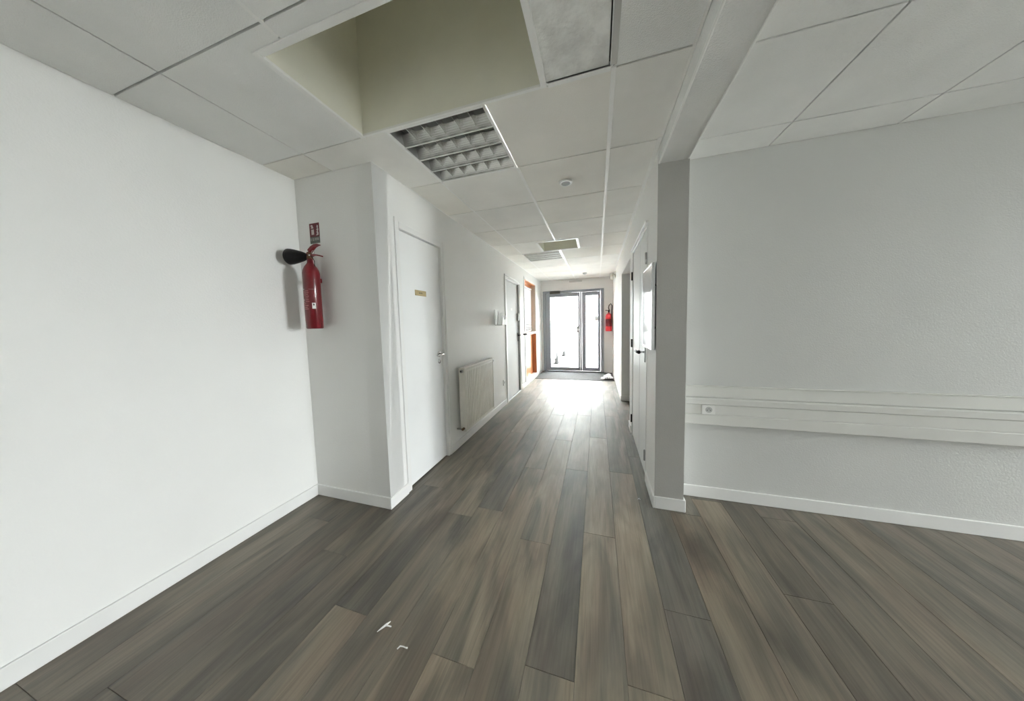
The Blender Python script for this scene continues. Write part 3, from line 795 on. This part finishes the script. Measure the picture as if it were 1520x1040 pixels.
# ------------------------------------------------------------------ tiered leaflet holder
e = thing('leaflet_holder', (XL + 0.06, 3.95, 1.285), 'white tiered leaflet holder on the wall between radiator and grey-white door', 'leaflet holder')
hy0, hy1 = 3.835, 4.035
MB().bbox(XL, XL + 0.004, hy0, hy1, 1.285, 1.51, 0.001).build('back_plate', 'plastic_white', e)
MB().bbox(XL + 0.004, XL + 0.118, hy0, hy1, 1.281, 1.287, 0.001).build('base_plate', 'plastic_white', e)
for k, (xx, zt_) in enumerate(((0.040, 1.470), (0.076, 1.440), (0.112, 1.405))):
    n_ = 8; ou = []
    for q in range(n_ + 1):                                     # scalloped upper edge of each pocket
        t = q / n_; ou.append((hy0 + (hy1 - hy0) * t, zt_ - 0.045 * math.sin(math.pi * t) ** 2))
    pl = [(hy0, 1.286)] + ou + [(hy1, 1.286)]
    pk = MB().prism(pl, lambda u, v, d: (XL + xx + d + (v - 1.286) * 0.09, u, v), -0.0015, 0.0015).build('pocket', 'plastic_white', e)
    MB().prism([(XL + xx - 0.012, 1.290), (XL + xx - 0.008, 1.290), (XL + xx + 0.004, zt_ + 0.02), (XL + xx + 0.001, zt_ + 0.02)], lambda u, v, d: (u, d, v), hy0 + 0.02 + 0.04 * (k == 1), hy1 - 0.03 - 0.03 * (k == 0)).build('leaflets', 'paper', pk)


# ------------------------------------------------------------------ wall sockets and switch
def round_socket(c, axis, label, name='power_socket', wd=0.075, ht=0.06, face=1):
    """plate with round well and earth pin; on a wall facing +x (axis x) or -y (axis y)"""
    e = thing(name, c, label, 'socket')
    def P(u, v, d): return (c[0] + d, c[1] + u, c[2] + v) if axis == 'x' else (c[0] + u, c[1] - d, c[2] + v)
    rect = [(-wd / 2, -ht / 2), (wd / 2, -ht / 2), (wd / 2, ht / 2), (-wd / 2, ht / 2)]
    MB().prism(rect, P, 0.0, 0.010).build('plate', 'plastic_white', e)
    R = [(0.021 * math.cos(t * math.pi / 10), 0.021 * math.sin(t * math.pi / 10)) for t in range(20)]
    w_ = MB().prism(R, P, 0.010, 0.0108).build('socket_well', 'plastic_grey', e)
    for u in (-0.009, 0.009):
        MB().prism([(u + 0.003 * math.cos(t * math.pi / 4), -0.003 + 0.003 * math.sin(t * math.pi / 4)) for t in range(8)], P, 0.0108, 0.0112).build('pin_hole', 'black_plastic', w_)
    MB().prism([(0.003 * math.cos(t * math.pi / 4), 0.008 + 0.003 * math.sin(t * math.pi / 4)) for t in range(8)], P, 0.0108, 0.018).build('earth_pin', 'steel_dull', w_)
    return e


round_socket((XL, 4.17, 0.372), 'x', 'small white wall socket low beside the grey-white door', wd=0.085, ht=0.085)

# trunking in the side room
TY = YRB - 0.050
e = thing('cable_trunking', (1.97, YRB - 0.03, 0.56), 'off-white two-part cable trunking along the side room wall', 'trunking')
tx0, tx1 = XR2 + 0.002, XRR - 0.002; TB = YRB - 0.0015
MB().bbox(tx0, tx1, YRB - 0.016, TB, 0.745, 0.822, 0.003).build('upper_strip', 'trunk_pvc', e)
MB().bbox(tx0, tx1, YRB - 0.020, TB, 0.822, 0.828, 0.002).build('strip_lip', 'trunk_pvc', e)
MB().bbox(tx0, tx1, TY + 0.012, TB, 0.558, 0.744, 0.003).build('trunk_back', 'trunk_pvc', e)
MB().bbox(tx0, tx1, TY, TY + 0.014, 0.700, 0.744, 0.005).build('top_cover', 'trunk_pvc', e)
MB().bbox(tx0, tx1, TY, TY + 0.014, 0.558, 0.632, 0.005).build('bottom_cover', 'trunk_pvc', e)
MB().bbox(tx0, 0.700, TY + 0.006, TY + 0.013, 0.633, 0.699, 0.001).build('channel_cover', 'trunk_pvc', e)
MB().bbox(0.783, tx1, TY + 0.006, TY + 0.013, 0.633, 0.699, 0.001).build('channel_cover', 'trunk_pvc', e)
round_socket((0.742, TY + 0.008, 0.666), 'y', 'white socket set into the cable trunking near the pillar', wd=0.078, ht=0.064)
e = thing('light_switch', (XL, 7.06, 1.215), 'small grey switch on the white wall between hatch and entrance', 'switch')
MB().bbox(XL, XL + 0.012, 7.03, 7.09, 1.18, 1.255, 0.003).build('plate', 'plastic_white', e)
MB().bbox(XL + 0.012, XL + 0.018, 7.045, 7.075, 1.195, 1.24, 0.002).build('rocker', 'plastic_grey', e)

# ------------------------------------------------------------------ framed glossy board on the right wall end
e = thing('framed_board', (XR - 0.012, 2.27, 1.095), 'glossy white framed board hanging by the pillar corner', 'framed board')
by0, by1, bz0, bz1 = 2.080, 2.468, 1.098, 1.682
bx0, bx1 = XR - 0.029, XR - 0.007
MB().bbox(bx0 + 0.005, bx1, by0 + 0.004, by1 - 0.004, bz0 + 0.004, bz1 - 0.004, 0.001).build('backing', 'steel_dull', e)
MB().bbox(bx0 + 0.002, bx0 + 0.005, by0 + 0.012, by1 - 0.012, bz0 + 0.012, bz1 - 0.012, 0.0005).build('glossy_panel', 'board_white', e)
for a, c, d, g in ((by0, by0 + 0.013, bz0, bz1), (by1 - 0.013, by1, bz0, bz1), (by0 + 0.013, by1 - 0.013, bz1 - 0.013, bz1), (by0 + 0.013, by1 - 0.013, bz0, bz0 + 0.013)):
    MB().bbox(bx0, bx1, a, c, d, g, 0.002).build('frame_bar', 'chrome', e)
for zz in (1.25, 1.53):
    MB().bbox(bx1 - 0.002, XR, by0 + 0.002, by0 + 0.012, zz - 0.008, zz + 0.008, 0.001).build('hanger', 'black_plastic', e)


# ------------------------------------------------------------------ fire extinguishers
def co2_extinguisher(c):
    x, y, z = c
    e = thing('fire_extinguisher', c, 'dark red extinguisher with a black horn on the alcove wall', 'fire extinguisher', 'fire extinguishers')
    R = 0.052
    bd = MB().lathe([(0.030, 0.0), (R - 0.006, 0.0), (R, 0.006), (R, 0.385), (R - 0.004, 0.405), (R - 0.014, 0.428), (R - 0.028, 0.448), (0.019, 0.458), (0.018, 0.482)], c, 'z', 40).build('cylinder', 'red_enamel', e)

    def on_body(name, mt, a0, a1, h0, h1, par=bd, lift=0.0006):
        m_ = MB(); k = max(2, int((a1 - a0) / 6) + 1); rr = R + lift
        for hh in (h0, h1):
            for q in range(k):
                t = math.radians(a0 + (a1 - a0) * q / (k - 1)); m_.v.append((x + rr * math.cos(t), y + rr * math.sin(t), z + hh))
        for q in range(k - 1): m_.face((q, q + 1, k + q + 1, k + q), True)
        return m_.build(name, mt, par)
    # printed label: angle 0 faces +x, -90 faces the viewer's side (-y); camera lies towards about -38 degrees
    on_body('label_line', 'pale_print', -128, -98, 0.268, 0.274)
    on_body('label_line', 'pale_print', -62, -28, 0.270, 0.2712)
    for hh, a0, a1 in ((0.256, -120, -92), (0.246, -118, -90), (0.236, -116, -92), (0.226, -112, -95), (0.170, -118, -88), (0.158, -112, -70), (0.146, -110, -78), (0.135, -112, -70)):
        on_body('label_text', 'pink_print', a0, a1, hh, hh + 0.003)
    for hh in (0.258, 0.246, 0.234, 0.222, 0.210, 0.198, 0.186): on_body('label_text', 'pink_print', -84, -60 - 3 * random.random() * 5, hh, hh + 0.0022)
    on_body('label_line', 'pink_print', -88, -86.5, 0.18, 0.268)
    on_body('label_mark', 'pale_print', -112, -101, 0.190, 0.205); on_body('label_mark', 'pale_print', -112, -98, 0.180, 0.184)
    st = on_body('white_sticker', 'white_label', -46, -24, 0.138, 0.178, lift=0.0012)
    on_body('sticker_mark', 'grey_print', -40, -30, 0.160, 0.172, par=st, lift=0.0018)
    zt = z + 0.482
    vb = MB().lathe([(0.017, 0.0), (0.019, 0.004), (0.019, 0.022), (0.014, 0.028), (0.014, 0.048), (0.010, 0.052)], (x, y, zt), 'z', 18).build('valve', 'bronze', e)
    # grip handle: upper curved lever and lower fixed grip, both swept towards +x
    def arm(name, pts, m_):
        rings = []
        for px, pz, hw, th in pts: rings.append([(x + px, y - hw, zt + pz - th), (x + px, y + hw, zt + pz - th), (x + px, y + hw, zt + pz + th), (x + px, y - hw, zt + pz + th)])
        return MB().loft(rings, False).build(name, m_, e)
    arm('squeeze_lever', [(-0.022, 0.020, 0.011, 0.012), (0.0, 0.050, 0.012, 0.015), (0.025, 0.070, 0.012, 0.013), (0.055, 0.086, 0.011, 0.009), (0.085, 0.090, 0.009, 0.005), (0.098, 0.087, 0.007, 0.003)], 'red_plastic')
    arm('carry_grip', [(0.0, 0.022, 0.010, 0.007), (0.040, 0.026, 0.010, 0.005), (0.080, 0.020, 0.010, 0.004), (0.112, 0.010, 0.008, 0.004)], 'red_plastic')
    for px, pz in ((0.0, 0.052), (0.014, 0.024)):
        MB().lathe([(0.005, -0.0155), (0.005, 0.0155)], (x + px, y, zt + pz), 'y', 10).build('pivot_pin', 'chrome', e)
    MB().tube([(x + 0.025, y - 0.012, zt + 0.02), (x + 0.045, y - 0.014, zt + 0.0), (x + 0.055, y - 0.012, zt - 0.02), (x + 0.055, y - 0.012, zt - 0.055)], 0.0025, 6).build('safety_cord', 'black_plastic', e)
    MB().tube([(x + 0.048 + 0.012 * math.cos(t), y - 0.012, zt + 0.040 + 0.012 * math.sin(t)) for t in [k * math.pi / 6 for k in range(13)]], 0.0018, 6).build('pull_ring', 'chrome', e)
    # discharge horn, turned up sideways to the left and a little towards the viewer
    d = Vector((-0.97, -0.24, 0.02)).normalized(); s0 = Vector((x - 0.008, y - 0.004, zt + 0.020))
    prof = [(0.0, 0.013), (0.012, 0.016), (0.02, 0.024), (0.045, 0.034), (0.08, 0.044), (0.115, 0.052), (0.138, 0.054), (0.144, 0.050)]
    hn = MB().tube([s0 + d * h for h, r in prof], [r for h, r in prof], 24).build('horn', 'black_plastic', e)
    MB().tube([s0 + d * 0.1442, s0 + d * 0.1448], 0.044, 24).build('horn_mouth', 'black_rubber', hn)
    MB().bbox(x - 0.030, x - 0.005, y + R - 0.012, YAL, z + 0.33, z + 0.36, 0.002).build('wall_bracket', 'red_plastic', e)
    return e


co2_extinguisher((-1.905, 1.492, 1.302))

# sign above it
e = thing('fire_sign', (-1.945, YAL, 1.918), 'small dark red pictogram sign above the dark red extinguisher', 'sign')
sx0, sx1, sz0, sz1 = -1.992, -1.900, 1.918, 2.060
MB().bbox(sx0, sx1, YAL - 0.003, YAL, sz0 + 0.046, sz1, 0.0005).build('red_plate', 'red_print', e)
MB().bbox(sx0, sx1, YAL - 0.003, YAL, sz0, sz0 + 0.046, 0.0005).build('text_strip', 'grey_print', e)


def sp(u, v, d): return (sx0 + u, YAL - 0.003 - d, sz0 + v)


MB().prism([(0.018, 0.062), (0.042, 0.062), (0.042, 0.098), (0.018, 0.098)], sp, 0, 0.0006).build('pictogram_body', 'pale_print', e)
MB().prism([(0.016, 0.106), (0.040, 0.106), (0.036, 0.116), (0.030, 0.130), (0.018, 0.132), (0.012, 0.124), (0.020, 0.118)], sp, 0, 0.0006).build('pictogram_valve', 'pale_print', e)
MB().prism([(0.060, 0.054), (0.084, 0.056), (0.086, 0.070), (0.080, 0.082), (0.086, 0.096), (0.080, 0.104), (0.084, 0.120), (0.074, 0.128), (0.070, 0.112), (0.076, 0.104), (0.066, 0.096), (0.074, 0.086), (0.066, 0.078), (0.072, 0.068)], sp, 0, 0.0006).build('pictogram_flames', 'pale_print', e)
for u in (0.010, 0.026, 0.036, 0.050, 0.058, 0.070, 0.078):
    MB().prism([(u, 0.020), (u + 0.003, 0.020), (u + 0.003, 0.038), (u, 0.038)], sp, 0, 0.0005).build('worn_letter_stroke', 'pale_print', e)
MB().prism([(0.026, 0.020), (0.038, 0.020), (0.038, 0.0225), (0.026, 0.0225)], sp, 0, 0.0005).build('worn_letter_stroke', 'pale_print', e)


def hose_extinguisher(c):
    x, y, z = c
    e = thing('fire_extinguisher', c, 'bright red extinguisher with black hose beside the glass entrance', 'fire extinguisher', 'fire extinguishers')
    MB().lathe([(0.04, 0.0), (0.070, 0.0), (0.075, 0.008), (0.075, 0.36), (0.068, 0.40), (0.045, 0.43), (0.022, 0.44), (0.02, 0.46)], c, 'z', 28).build('cylinder', 'red_enamel_bright', e)
    MB().lathe([(0.0756, 0.12), (0.0757, 0.13), (0.0757, 0.29), (0.0756, 0.30)], c, 'z', 28).build('label_band', 'red_enamel', e)
    MB().lathe([(0.018, 0.46), (0.02, 0.47), (0.02, 0.50), (0.012, 0.51)], c, 'z', 14).build('valve', 'black_plastic', e)
    MB().bbox(x - 0.08, x + 0.02, y - 0.012, y + 0.012, z + 0.505, z + 0.52, 0.003).build('squeeze_lever', 'black_plastic', e)
    MB().tube([(x + 0.02, y - 0.02, z + 0.49), (x - 0.01, y - 0.04, z + 0.57), (x + 0.005, y - 0.05, z + 0.63), (x + 0.045, y - 0.055, z + 0.67), (x + 0.075, y - 0.06, z + 0.62), (x + 0.068, y - 0.065, z + 0.50), (x + 0.062, y - 0.07, z + 0.38), (x + 0.055, y - 0.068, z + 0.20)], 0.011, 10).build('hose', 'black_rubber', e)
    MB().bbox(x - 0.03, x + 0.03, y + 0.07, YEND, z + 0.36, z + 0.40, 0.002).build('wall_bracket', 'steel_dull', e)
    return e


hose_extinguisher((0.277, 7.335, 1.05))

# ------------------------------------------------------------------ detector on the right wall, vent over the entrance
e = thing('motion_detector', (XR - 0.05, 6.35, 2.16), 'cream motion detector on a bracket high on the right corridor wall', 'detector')
MB().bbox(XR - 0.012, XR, 6.28, 6.42, 2.20, 2.33, 0.004).build('wall_plate', 'plastic_cream', e)
MB().tube([(XR - 0.008, 6.35, 2.27), (XR - 0.05, 6.34, 2.265), (XR - 0.075, 6.32, 2.25)], 0.012, 8).build('bracket_arm', 'plastic_grey', e)
MB().loft([[(XR - 0.075 + 0.035 * s * math.cos(t) , 6.31 + 0.035 * s * math.sin(t), zz) for t in [k * math.pi / 8 for k in range(16)]] for zz, s in ((2.155, 0.5), (2.165, 0.9), (2.20, 1.05), (2.26, 1.0), (2.29, 0.8), (2.30, 0.5))]).build('detector_head', 'plastic_cream', e)
MB().bbox(XR - 0.100, XR - 0.050, 6.268, 6.276, 2.175, 2.215, 0.002).build('lens', 'plastic_white', e)
e = thing('air_vent', (-0.515, YEND - 0.012, 2.315), 'slim grey vent strip on the white wall above the entrance', 'vent')
MB().bbox(-0.67, -0.36, YEND - 0.010, YEND, 2.312, 2.352, 0.002).build('vent_frame', 'plastic_grey', e)
for k in range(9):
    xx = -0.655 + k * 0.033; MB().bbox(xx, xx + 0.018, YEND - 0.013, YEND - 0.010, 2.318, 2.346, 0.001).build('fin', 'plastic_white', e)

# ------------------------------------------------------------------ entrance mat, papers, scraps
e = thing('entrance_mat', (-0.52, 6.90, 0), 'dark grey fibre mat in front of the glass entrance', 'mat')
MB().bbox(-1.39, 0.352, 6.385, 7.385, 0.0002, 0.009, 0.003).build('pile', 'mat_fibre', e)
MB().bbox(-1.396, 0.356, 6.372, 6.386, 0.0002, 0.006, 0.002).build('edge_strip', 'black_rubber', e)


def heap(x, y):
    return 0.075 * math.exp(-((x - 0.235) / 0.09) ** 2 - ((y - 6.60) / 0.12) ** 2) + 0.006 * math.sin(38 * x + 11 * y) * math.exp(-((x - 0.235) / 0.2) ** 2) + 0.008


def sheet(c, wd, ln, rot, lift, th=0.0012, n=9):
    """crumpled sheet lying over the sheets below it"""
    b = MB(); cr, sr = math.cos(rot), math.sin(rot)
    for side in (0, 1):
        for i in range(n):
            for j in range(n):
                u, v = (i / (n - 1) - .5) * wd, (j / (n - 1) - .5) * ln
                X, Y = c[0] + cr * u - sr * v, c[1] + sr * u + cr * v
                b.v.append((X, Y, 0.010 + lift + heap(X, Y) + th * side))
    k = n * n
    for i in range(n - 1):
        for j in range(n - 1):
            a = i * n + j; b.face((a, a + 1, a + n + 1, a + n)); b.face((k + a, k + a + n, k + a + n + 1, k + a + 1))
    for i in range(n - 1):
        for p, q in (((i) * n, (i + 1) * n), (i * n + n - 1, (i + 1) * n + n - 1), (i, i + 1), ((n - 1) * n + i, (n - 1) * n + i + 1)): b.face((p, q, q + k, p + k))
    return b


spots = [((0.215, 6.58), 0.22, 0.24, 0.15, 'lowest and widest sheet of the white paper heap on the entrance mat'),
         ((0.250, 6.70), 0.16, 0.18, 0.7, 'white sheet at the back of the paper heap on the mat'),
         ((0.150, 6.50), 0.13, 0.12, 0.5, 'small white sheet at the left edge of the paper heap'),
         ((0.268, 6.49), 0.13, 0.11, -0.2, 'small white sheet at the front of the paper heap by the wall'),
         ((0.225, 6.60), 0.15, 0.13, -0.5, 'topmost sheet of the white paper heap on the mat')]
for k, (c, wd, ln, rot, lab) in enumerate(spots):
    o = thing('paper_sheet', (c[0], c[1], 0.012), lab, 'paper', 'papers on the entrance mat')
    sheet(c, wd, ln, rot, 0.007 * k).build('page', 'paper', o)
    if k in (0, 2, 3):
        for t in (-0.36, 0.0, 0.36):
            cr, sr = math.cos(rot), math.sin(rot); u, v = t * wd, -ln * 0.36
            X, Y = c[0] + cr * u - sr * v, c[1] + sr * u + cr * v
            sheet((X, Y), wd * 0.24, ln * 0.24, rot, 0.007 * k + 0.0016, th=0.0006, n=4).build('dark_print', 'paper_print', o)

o = MB().tube([(-0.902, 0.880, 0.004), (-0.892, 0.897, 0.006), (-0.882, 0.912, 0.008), (-0.874, 0.930, 0.006)], [0.0012, 0.0035, 0.0045, 0.0015], 8)
o.tube([(-0.882, 0.910, 0.007), (-0.868, 0.912, 0.006), (-0.858, 0.914, 0.004)], [0.0035, 0.0025, 0.0022], 8)
tag(o.build('paper_scrap', 'paper'), 'forked white paper scrap on the planks, farther of the two', 'scrap', 'paper scraps on the floor')
o = MB().tube([(-0.776, 0.851, 0.003), (-0.770, 0.862, 0.005), (-0.757, 0.864, 0.005), (-0.744, 0.864, 0.004), (-0.738, 0.865, 0.004)], [0.0022, 0.0026, 0.0022, 0.0022, 0.003], 8)
tag(o.build('paper_scrap', 'paper'), 'small bent white paper scrap on the planks nearest the viewer', 'scrap', 'paper scraps on the floor')
o = MB().tube([(0.278, 2.135, 0.003), (0.288, 2.142, 0.006), (0.296, 2.136, 0.003)], [0.002, 0.004, 0.002], 8)
tag(o.build('paper_scrap', 'paper'), 'tiny white scrap on the floor beside the pillar', 'scrap', 'paper scraps on the floor')

# ------------------------------------------------------------------ outside
tag(MB().box(-30, 30, YEND + 0.05, 60, -0.16, -0.10).build('street_ground', 'asphalt'), 'pale paved ground outside the glass entrance', 'ground', kind='structure')
tag(MB().box(XRR + WT, 40, -30, YEND + 0.04, -0.16, -0.10).build('yard_ground', 'pale_concrete'), 'paved yard outside the side room window', 'ground', kind='structure')


def car(c):
    x, y, z = c                                                     # front bumper centre on the ground, car runs along +y
    e = thing('car', (x, y + 2.0, z), 'white parked car seen through the glass entrance', 'car')
    def ring(yy, zl, zh, hw, rnd):
        return [(x - hw + rnd, y + yy, z + zl), (x + hw - rnd, y + yy, z + zl), (x + hw, y + yy, z + zl + rnd), (x + hw + 0.02, y + yy, z + (zl + zh) / 2), (x + hw - 0.02, y + yy, z + zh - rnd), (x + hw - rnd - 0.05, y + yy, z + zh),
                (x - hw + rnd + 0.05, y + yy, z + zh), (x - hw + 0.02, y + yy, z + zh - rnd), (x - hw - 0.02, y + yy, z + (zl + zh) / 2), (x - hw, y + yy, z + zl + rnd)]
    bd = MB().loft([ring(0.02, 0.22, 0.58, 0.66, 0.06), ring(0.10, 0.20, 0.68, 0.78, 0.06), ring(0.35, 0.19, 0.78, 0.84, 0.06), ring(0.9, 0.19, 0.88, 0.86, 0.06), ring(1.25, 0.19, 0.93, 0.86, 0.05), ring(3.2, 0.19, 0.96, 0.86, 0.05), ring(3.85, 0.22, 0.95, 0.82, 0.06), ring(4.05, 0.30, 0.85, 0.70, 0.08)]).build('body', 'car_white', e)
    def cab(yy, zz, hw): return [(x - hw, y + yy, z + zz), (x + hw, y + yy, z + zz)]
    b = MB(); pts = [(1.10, 0.90, 0.80), (1.85, 1.42, 0.62), (3.10, 1.45, 0.62), (3.90, 0.94, 0.74)]
    b.loft([[(x - hw, y + yy, z + 0.88), (x + hw, y + yy, z + 0.88), (x + hw * 0.98, y + yy, z + zz), (x - hw * 0.98, y + yy, z + zz)] for yy, zz, hw in pts], False)
    b.build('cabin', 'car_glass', e)
    r = MB().loft([[(x - 0.60, y + yy, z + zz - 0.03), (x + 0.60, y + yy, z + zz - 0.03), (x + 0.56, y + yy, z + zz + 0.02), (x - 0.56, y + yy, z + zz + 0.02)] for yy, zz in ((1.80, 1.42), (2.3, 1.47), (2.9, 1.47), (3.3, 1.42))], False).build('roof', 'car_white', e)
    for s in (-1, 1):
        MB().tube([(x + s * 0.80, y + 1.12, z + 0.92), (x + s * 0.63, y + 1.85, z + 1.42)], 0.035, 8).build('pillar', 'car_white', e)
        MB().tube([(x + s * 0.74, y + 3.9, z + 0.94), (x + s * 0.62, y + 3.10, z + 1.43)], 0.045, 8).build('pillar', 'car_white', e)
        MB().bbox(x + s * 0.84 - 0.07, x + s * 0.84 + 0.13 * (s > 0) + 0.0, y + 1.32, y + 1.46, z + 0.96, z + 1.10, 0.02).build('mirror', 'car_white', e)
        MB().loft([[(x + s * (0.45 + 0.0), y - 0.0 + 0.02, z + 0.58), (x + s * 0.66, y + 0.03, z + 0.57), (x + s * 0.66, y + 0.03, z + 0.66), (x + s * 0.45, y + 0.02, z + 0.64)], [(x + s * 0.50, y + 0.30, z + 0.60), (x + s * 0.84, y + 0.40, z + 0.62), (x + s * 0.82, y + 0.42, z + 0.74), (x + s * 0.5, y + 0.3, z + 0.72)]], False).build('headlight', 'rim', e)
        for yy in (0.78, 2.95):
            ty = MB().lathe([(0.20, -0.10), (0.30, -0.10), (0.315, -0.06), (0.315, 0.06), (0.30, 0.10), (0.20, 0.10)], (x + s * 0.80, y + yy, z + 0.315), 'x', 28).build('tyre', 'tyre', e)
            MB().lathe([(0.10, -0.105), (0.205, -0.102), (0.205, 0.102), (0.10, 0.105)], (x + s * 0.80, y + yy, z + 0.315), 'x', 20).build('rim', 'rim', ty)
            MB().tube([(x + s * 0.868, y + yy + 0.36 * math.cos(t), z + 0.315 + 0.36 * math.sin(t)) for t in [math.pi * k / 12 for k in range(13)]], 0.05, 6).build('wheel_arch', 'car_black', e)
    MB().bbox(x - 0.70, x + 0.70, y - 0.03, y + 0.10, z + 0.33, z + 0.56, 0.02).build('grille', 'car_black', e)
    MB().bbox(x - 0.78, x + 0.78, y - 0.01, y + 0.16, z + 0.09, z + 0.25, 0.03).build('bumper_lip', 'car_black', e)
    MB().bbox(x - 0.80, x + 0.80, y + 0.16, y + 3.9, z + 0.07, z + 0.22, 0.03).build('underbody', 'car_black', e)  # black block under the body stands in for the shadow beneath the car
    return e


car((-2.12, 8.70, -0.10))

e = thing('building', (0, 17.0, -0.10), 'pale building across the street beyond the glass entrance', 'building')
b = MB()
for a, c, d, g in cells(-14, 12, -0.1, 6.5, [(-6.5, -4.5, 0.9, 2.0), (-1.0, 0.4, 3.4, 4.8), (2.0, 3.4, 3.4, 4.8), (-4.0, -2.6, 3.4, 4.8)]): b.box(a, c, 17.0, 17.4, d, g)
b.build('wall', 'facade', e)
for a, c, d, g in ((-6.5, -4.5, 0.9, 2.0), (-1.0, 0.4, 3.4, 4.8), (2.0, 3.4, 3.4, 4.8), (-4.0, -2.6, 3.4, 4.8)):
    wn = MB().bbox(a, c, 17.12, 17.16, d, g, 0.01).build('window', 'facade_glass', e)
    MB().bbox((a + c) / 2 - 0.03, (a + c) / 2 + 0.03, 17.08, 17.12, d, g, 0.01).build('mullion', 'facade', wn)
MB().bbox(-14, 12, 16.9, 17.0, 2.10, 2.18, 0.01).build('ledge', 'facade_grey', e)
sg = MB().bbox(-2.05, -1.0, 16.93, 17.0, 1.42, 1.98, 0.01).build('sign_board', 'facade', e)
for zz, x0, x1 in ((1.86, -1.98, -1.15), (1.74, -1.90, -1.25), (1.60, -1.98, -1.2), (1.48, -1.8, -1.3)):
    MB().bbox(x0, x1, 16.915, 16.93, zz, zz + 0.06, 0.004).build('blue_lettering_bar', 'sign_blue', sg)
